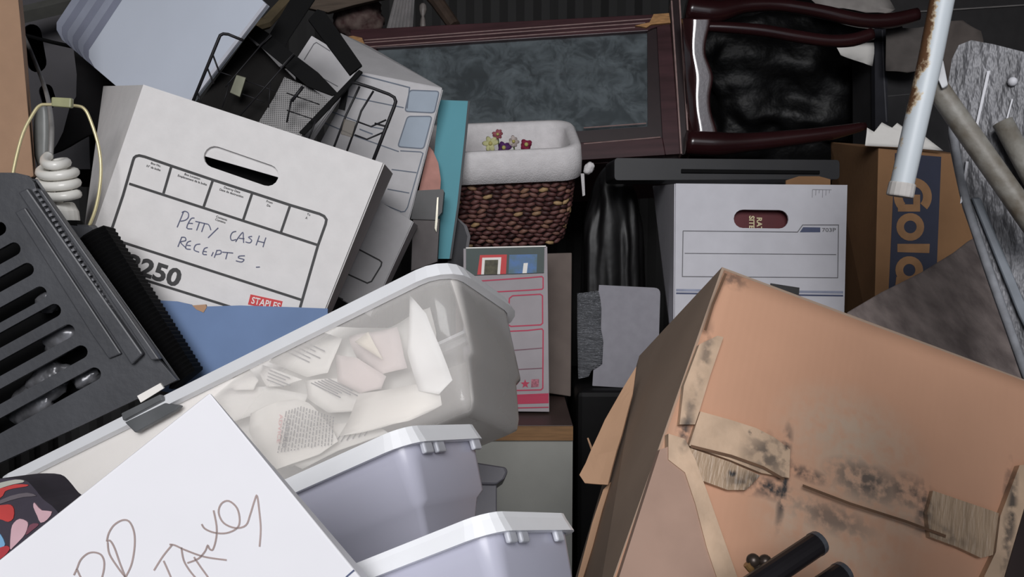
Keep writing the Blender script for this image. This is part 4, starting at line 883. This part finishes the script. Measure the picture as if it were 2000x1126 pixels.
tag(obj('wall_cabinet', prism(PDp.ps([(1500, -90), (2090, -90), (2090, 330), (1690, 330)]), 0, .2), mat('charcoal_board', (54, 52, 53), .7), M=PDp.M, bevel=.003), 'charcoal cabinet side at the upper right behind the ironing board', 'cabinet')
tag(obj('string', tube([W(1690, 28, 2.735), W(1860, 19, 2.735), W(2060, 6, 2.735)], .0025, 6), mat('pale_string', (150, 146, 144), .8)), 'pale string stretched across the charcoal cabinet', 'string')
PRh = Pl((1850, 60, 1.75), (1930, 60, 1.75), (1850, 120, 1.75))
tag(obj('rag', sheet(PRh.ps([(1848, 44), (1880, 40), (1918, 60), (1920, 130), (1850, 190), (1838, 120)]), 0, .01, 16, 3, 4), mat('grey_brown_cloth', (92, 84, 80), .95), M=PRh.M, smooth=True, solid=.003), 'grey brown cloth scrap at the tip of the ironing board', 'cloth')
WOODS = mat('weathered_wood', (112, 98, 86), .85, var=.2, vs=10, stretch=(1, 1, 12))
PWd = Pl((560, 10, 2.35), (770, -10, 2.35), (560, 60, 2.35))
tag(obj('wooden_board', prism(PWd.ps([(585, 12), (600, -40), (800, -60), (768, -8), (690, 10), (640, 24)]), 0, .02), WOODS, M=PWd.M, bevel=.002), 'weathered wooden board behind the black trays at the top', 'board')
tag(obj('wooden_stick', tube([W(470, 60, 1.62), W(520, 45, 1.66), W(575, -15, 1.72)], .012, 8), mat('olive_wood', (96, 84, 62), .8, var=.2, vs=30)), 'olive brown wooden stick beside the pale blue sheets', 'stick')
tag(obj('wooden_stick', tube([W(825, -30, 2.42), W(855, 5, 2.40), W(888, 52, 2.36)], [.020, .020, .018], 10), mat('brown_stick', (84, 68, 58), .7, var=.2)), 'thick brown wooden stick leaning on the curio cabinet top', 'stick')
PLa = Pl((770, 0, 2.32), (810, 0, 2.32), (770, 50, 2.30))
bm = bmesh.new(); prev = None
for i in range(15):
    t = i / 14; yy = -.008 if i % 2 else .008
    a = PLa.p(776 + t * 34, -25); b = PLa.p(752 + t * 52, 62); q = (bm.verts.new((a[0], yy * .5, a[1])), bm.verts.new((b[0], yy, b[1])))
    if prev: bm.faces.new((prev[0], q[0], q[1], prev[1]))
    prev = q
tag(obj('lampshade', bm, mat('pleated_white_cloth', (190, 186, 186), .9), M=PLa.M, solid=.002), 'white pleated cloth shade standing behind the curio cabinet', 'lampshade')
tag(obj('cushion', blob(W(700, 35, 2.46), (.075, .05, .06), 21, .2, 2, 4), mat('maroon_damask', (74, 48, 48), .9, vs=40, col2=(120, 104, 98)), smooth=True), 'small maroon patterned cushion behind the curio cabinet', 'cushion')
tag(obj('figurine', loft([[tuple(W(826 + math.cos(a) * rx, v, 2.40 + .01 * math.sin(a))) for a in [2 * math.pi * k / 10 for k in range(10)]] for v, rx in ((6, 3), (10, 7), (18, 8), (26, 6), (32, 3), (38, 5), (48, 6), (56, 6))]), mat('pale_ceramic', (150, 142, 138), .4), smooth=True), 'tiny pale ceramic figurine beside the brown stick', 'figurine')

# ------------------------------------------------------------ Gold printed carton and paper
PGo = Pl((1716, 288, 1.74), (1890, 300, 1.78), (1708, 600, 1.73)); kx = crop(1500, 200, 3.518)
go = thing('carton', 'brown carton printed Gold in a navy band beside the ironing board', 'box', PGo.M)
gF = [(1716, 289), (1905, 304), (1905, 690), (1706, 690)]
obj('body', hexa([Vector((x, 0, z)) for x, z in PGo.ps(gF)], [PGo.w(*q) for q in ((1622, 277, 2.02), (1800, 290, 2.06), (1800, 670, 2.04), (1632, 670, 2.0))]), KRAFT_D, go, bevel=.002)
NAVY = mat('navy_print', (54, 58, 76), .7, var=.05)
obj('navy_band', prism(PGo.ps([(1748, 299), (1838, 306), (1826, 600), (1734, 600)]), -.0008, 0), NAVY, go)
GLD = mat('kraft_lettering', (164, 124, 88), .85)
def ringpx(c, ro, ri, a0=0, a1=360, k=22):
    o_ = [(c[0] + ro * math.cos(math.radians(a0 + (a1 - a0) * i / k)), c[1] + ro * math.sin(math.radians(a0 + (a1 - a0) * i / k))) for i in range(k + 1)]
    i_ = [(c[0] + ri * math.cos(math.radians(a0 + (a1 - a0) * i / k)), c[1] + ri * math.sin(math.radians(a0 + (a1 - a0) * i / k))) for i in range(k + 1)]
    return o_, i_
bm = bmesh.new()   # G
o_, i_ = ringpx((1782, 384), 37, 20, -222, 42); add_prism(bm, PGo.ps(o_ + i_[::-1]), -.0016, -.0008)
add_prism(bm, PGo.ps([(1753, 413), (1753, 399), (1783, 399), (1783, 380), (1796, 380), (1796, 413)]), -.0017, -.0008)
obj('letter', bm, GLD, go)
bm = bmesh.new()
o_, i_ = ringpx((1777, 443), 27, 12.5); add_prism(bm, PGo.ps(o_[:-1]), -.0016, -.0008, [PGo.ps(i_[:-1])]); obj('letter', bm, GLD, go)
obj('letter', prism(PGo.ps([(1752, 476), (1815, 476), (1814, 494), (1752, 492)]), -.0016, -.0008), GLD, go)
bm = bmesh.new(); o_, i_ = ringpx((1775, 527), 27, 12); add_prism(bm, PGo.ps(o_[:-1]), -.0016, -.0008, [PGo.ps(i_[:-1])])
add_prism(bm, PGo.ps([(1750, 540), (1815, 540), (1814, 557), (1748, 556)]), -.0017, -.0008); obj('letter', bm, GLD, go)
PCp = Pl((1690, 250, 1.73), (1840, 292, 1.75), (1690, 300, 1.725))
tag(obj('paper_sheet', sheet(PCp.ps([(1690, 284), (1692, 250), (1706, 258), (1722, 239), (1741, 250), (1752, 240), (1768, 252), (1800, 262), (1842, 294), (1800, 291), (1740, 287)]), 0, .003, 18, 3, 8), PAPER, M=PCp.M, smooth=True, solid=.001), 'crumpled white paper with a zigzag edge on the Gold carton', 'paper')

# ------------------------------------------------------------ taupe rug and ironing board
PTp = Pl((1655, 608, 1.42), (1930, 452, 1.40), (1800, 760, 1.33))
TAU = mat('mottled_taupe_pile', (142, 130, 126), .95, vs=26, col2=(100, 90, 88), stretch=(1.6, 1, .7), bump=.3, bs=120)
tag(obj('rug', prism(PTp.ps([(1652, 610), (1720, 570), (1800, 530), (1862, 492), (1890, 470), (1930, 448), (2090, 400), (2090, 850), (1900, 850)]), 0, .03), TAU, M=PTp.M, bevel=.004), 'mottled taupe carpet slab behind the big cardboard box', 'rug')
PI_ = Pl((1850, 160, 1.12), (2000, 140, 1.08), (1960, 620, 1.08))
ib = thing('ironing_board', 'ironing board with a silver cover and rusty white metal legs', 'ironing board', PI_.M)
ki = crop(1820, 60, 3.128); kj = crop(1830, 380, 2.965)
SILC = mat('silver_quilted_cover', (124, 124, 128), .5, metal=.25, var=.22, vs=22, bump=.9, bs=45, stretch=(1.5, 1, .6))
edge = [(1880, 402), (1864, 330), (1852, 270), (1849, 220), (1851, 165), (1859, 115), (1872, 88), (1897, 78), (1940, 86), (2000, 101), (2080, 122), (2080, 960), (1996, 732), (1965, 640), (1925, 528)]
obj('cover', prism(PI_.ps(edge), 0, .02), SILC, ib, bevel=.006)
rimp = [PI_.p(u + 7, v) for u, v in [(2000, 742), (1966, 645), (1925, 530), (1882, 400), (1866, 330), (1855, 270), (1850, 225), (1852, 180)]]
obj('padded_edge', tube(spline([(x, -.001, z) for x, z in rimp], 3), [.0055] * 17 + [.004, .003, .0025, .002, .001], 8), mat('grey_felt_edge', (150, 152, 158), .85, var=.15, vs=60), ib, smooth=True)
obj('steel_frame', prism(PI_.ps(kj((196, 20), (250, 20), (504, 620), (520, 660), (520, 800), (470, 700))), -.008, 0), mat('blue_grey_steel', (128, 134, 142), .5, metal=.2), ib, bevel=.002)
WTAPE = mat('white_binding', (220, 220, 226), .6, var=.05)
for q in (ki((338, 250), (356, 250), (280, 590), (262, 600)), ki((486, 420), (495, 424), (452, 580), (442, 584)), ki((208, 800), (224, 802), (184, 1050), (172, 1058))): obj('white_binding', prism(PI_.ps(q), -.004, 0), WTAPE, ib)
bm = bmesh.new(); bmesh.ops.create_uvsphere(bm, u_segments=10, v_segments=6, radius=.006); x, z = PI_.p(1977, 161); bmesh.ops.translate(bm, verts=bm.verts, vec=(x, -.004, z)); obj('rivet', bm, WTAPE, ib, smooth=True)
def rusty(name, px, axis_x):
    m = mat(name, (232, 236, 238), .4, var=.03); nt = m.node_tree; N = nt.nodes; L = nt.links
    tc = N.new('ShaderNodeTexCoord'); nz = N.new('ShaderNodeTexNoise'); nz.inputs['Scale'].default_value = 55; nz.inputs['Detail'].default_value = 6; nz.inputs['Roughness'].default_value = .7
    L.new(tc.outputs['Object'], nz.inputs[0])
    at = N.new('ShaderNodeAttribute'); at.attribute_name = 'rust'
    ad = N.new('ShaderNodeMath'); ad.operation = 'ADD'; L.new(nz.outputs[0], ad.inputs[0]); L.new(at.outputs['Fac'], ad.inputs[1])
    r = N.new('ShaderNodeValToRGB'); r.color_ramp.elements[0].position = .68; r.color_ramp.elements[0].color = lin((208, 216, 222)); r.color_ramp.elements[1].position = .86; r.color_ramp.elements[1].color = lin((104, 74, 52))
    e = r.color_ramp.elements.new(.75); e.color = lin((206, 188, 160))
    L.new(ad.outputs[0], r.inputs[0]); L.new(r.outputs[0], N['Principled BSDF'].inputs['Base Color']); return m
II = PI_.I
pl_ = [II @ W(u, v, d) for u, v, d in ((1853, -60, .985), (1840, 0, .99), (1816, 120, 1.0), (1796, 208, 1.005), (1777, 292, 1.01), (1760, 368, 1.015))]
P = spline(pl_, 8); bm = tube(P, .0136, 16); me = bpy.data.meshes.new('leg'); bmesh.ops.recalc_face_normals(bm, faces=bm.faces); bm.to_mesh(me)
leftdir = (II.to_3x3() @ RT) * -1
at = me.attributes.new('rust', 'FLOAT', 'POINT'); nv = len(bm.verts); bm.free()
for i, v in enumerate(me.vertices):
    c = P[min(i // 16, len(P) - 1)]; k = (v.co - c).normalized().dot(leftdir); t = (i // 16) / len(P)
    at.data[i].value = max(-.05, .40 * (k ** 1.6 if k > 0 else 0)) * (1 if t < .62 else .25)
obj('leg', me, rusty('rusty_white_paint', None, 0), ib, smooth=True, label='white leg with a rusty left side')
obj('foot_cap', tube([II @ W(1763, 356, 1.015), II @ W(1757, 384, 1.017)], [.0152, .0156], 16), mat('off_white_rubber', (206, 202, 198), .7), ib, smooth=False, bevel=.002)
DIRTY = mat('dirty_white_paint', (146, 144, 138), .5, vs=34, col2=(104, 96, 84), stretch=(1, 1, 1), bump=.1)
obj('leg', tube(spline([II @ W(u, v, d) for u, v, d in ((1822, 160, 1.045), (1860, 215, 1.04), (1920, 300, 1.03), (2040, 470, 1.01))], 4), .0135, 14), DIRTY, ib, smooth=True, label='grubby grey cross leg')
obj('leg', tube([II @ W(u, v, d) for u, v, d in ((1958, 238, 1.07), (2060, 430, 1.04))], .012, 14), DIRTY, ib, smooth=True, label='short grubby grey cross leg')
obj('bracket', prism([(p.x, p.z) for p in [II @ W(u, v, 1.03) for u, v in ((1820, 128), (1842, 118), (1852, 170), (1840, 176))]], (II @ W(1835, 150, 1.03)).y - .005, (II @ W(1835, 150, 1.03)).y + .006), mat('white_bracket', (214, 216, 220), .5), ib, bevel=.002)
bm = bmesh.new(); bmesh.ops.create_uvsphere(bm, u_segments=10, v_segments=6, radius=.006); bmesh.ops.translate(bm, verts=bm.verts, vec=II @ W(1817, 184, 1.01)); obj('rivet', bm, mat('pale_rivet', (196, 184, 160), .4, metal=.4), ib, smooth=True)

# ------------------------------------------------------------ black tubes and bracket at the bottom right
GLOSSB = mat('glossy_black_tube', (34, 32, 35), .3, var=.1)
CAPG = mat('grey_end_cap', (84, 86, 92), .3)
for i, (a, b, lab) in enumerate((((1594, 1062, .745), (1440, 1165, .70), 'longer black metal tube resting on the stained cardboard box'), ((1642, 1122, .735), (1500, 1220, .69), 'second black metal tube, only its capped tip showing'))):
    A, B = W(*a), W(*b); t = thing('metal_tube', lab, 'tube', Matrix.Translation(A)); d = (B - A)
    obj('shaft', tube([(0, 0, 0), d], .0105, 18), GLOSSB, t, smooth=False, bevel=.001)
    e = -d.normalized(); obj('end_cap', tube([e * -.001, e * .004, e * .006], [.0109, .0105, .007], 18), CAPG, t)
br = thing('clamp', 'small dark metal clamp with rounded lobes beside the tubes', 'clamp', Matrix.Translation(W(1478, 1110, .735)))
BI = br.matrix_world.inverted(); DKM = mat('dark_bronze_metal', (74, 64, 58), .35, metal=.5)
for u, v in ((1471, 1094), (1494, 1096)):
    bm = bmesh.new(); bmesh.ops.create_uvsphere(bm, u_segments=12, v_segments=8, radius=.0062); bmesh.ops.translate(bm, verts=bm.verts, vec=BI @ W(u, v, .735)); obj('lobe', bm, DKM, br, smooth=True)
obj('plate', prism([(p.x, p.z) for p in [BI @ W(u, v, .735) for u, v in ((1466, 1098), (1498, 1098), (1504, 1160), (1474, 1160))]], -.004, .004), DKM, br, bevel=.0015)
obj('screw', tube([BI @ W(1458, 1100, .733), BI @ W(1468, 1112, .733)], .0035, 10), mat('brass_screw', (170, 132, 86), .3, metal=.6), br)

# ------------------------------------------------------------ patterned bag, bottom left
PFb = Pl((0, 935, .60), (100, 1000, .60), (-40, 1000, .60))
PFb = Pl((0, 1000, .60), (100, 1000, .60), (0, 1100, .595))
fb = thing('fabric_bag', 'patterned fabric bag in navy, red and pink at the lower left', 'bag', PFb.M)
fo = spline([(-40, 940), (0, 934), (46, 936), (66, 952), (84, 974), (110, 996), (130, 1040), (100, 1130), (-40, 1150)], 3)
obj('body', prism(PFb.ps([tuple(p) for p in fo]), 0, .05), mat('navy_fabric', (58, 52, 64), .85, var=.15), fb, bevel=.006)
def fp(name, pts, col, sm=2): return obj(name, prism(PFb.ps([tuple(q) for q in spline(pts, sm, True)]), -.0006 - R.random() * .0004, .002), MATS.get(name) or mat(name, col, .85), fb)
kz = crop(0, 880, 4.577)
fp('pale_hem', kz((-40, 300), (20, 280), (140, 255), (215, 262), (210, 280), (120, 298), (30, 325), (-40, 345)), (176, 176, 166))
fp('red_print', kz((-40, 340), (40, 325), (140, 298), (250, 300), (240, 316), (120, 335), (50, 360), (30, 400), (-40, 440)), (188, 62, 60))
fp('red_print', kz((-40, 500), (40, 480), (100, 480), (130, 520), (125, 600), (80, 632), (30, 615), (-40, 590)), (196, 54, 52))
fp('grey_fold', kz((-30, 460), (100, 400), (250, 372), (330, 400), (220, 410), (100, 440), (-20, 480)), (100, 92, 98))
fp('pink_print', kz((95, 870), (105, 700), (130, 640), (180, 605), (240, 625), (255, 660), (230, 740), (180, 800), (120, 860)), (206, 168, 176))
fp('pink_print', kz((310, 460), (330, 480), (380, 530), (470, 540), (430, 610), (370, 640), (340, 580), (305, 500)), (200, 164, 168))
fp('plum_print', kz((270, 660), (330, 645), (350, 660), (290, 710), (235, 750)), (120, 70, 84))
fp('sky_blue_print', kz((-40, 730), (10, 745), (50, 830), (20, 870), (-40, 880)), (122, 170, 208))
fp('red_hem', kz((-40, 890), (40, 850), (80, 850), (90, 880), (40, 940), (-40, 985)), (178, 56, 64))

# ------------------------------------------------------------ origin of every thing at its base
bpy.context.view_layer.update()
for e in [o for o in COL.objects if o.type == 'EMPTY' and o.parent is None]:
    ch = [o for o in COL.objects if o.parent is e]
    if not ch: continue
    pts = [o.matrix_world @ Vector(c) for o in ch for c in o.bound_box]
    b = Vector(((min(p.x for p in pts) + max(p.x for p in pts)) / 2, (min(p.y for p in pts) + max(p.y for p in pts)) / 2, min(p.z for p in pts)))
    Mw = e.matrix_world.copy(); Mn = Mw.copy(); Mn.translation = b; k = Mn.inverted() @ Mw
    e.matrix_world = Mn
    for o in ch: o.matrix_basis = k @ o.matrix_basis
for m in bpy.data.materials:
    if 'ramp' in m: del m['ramp']
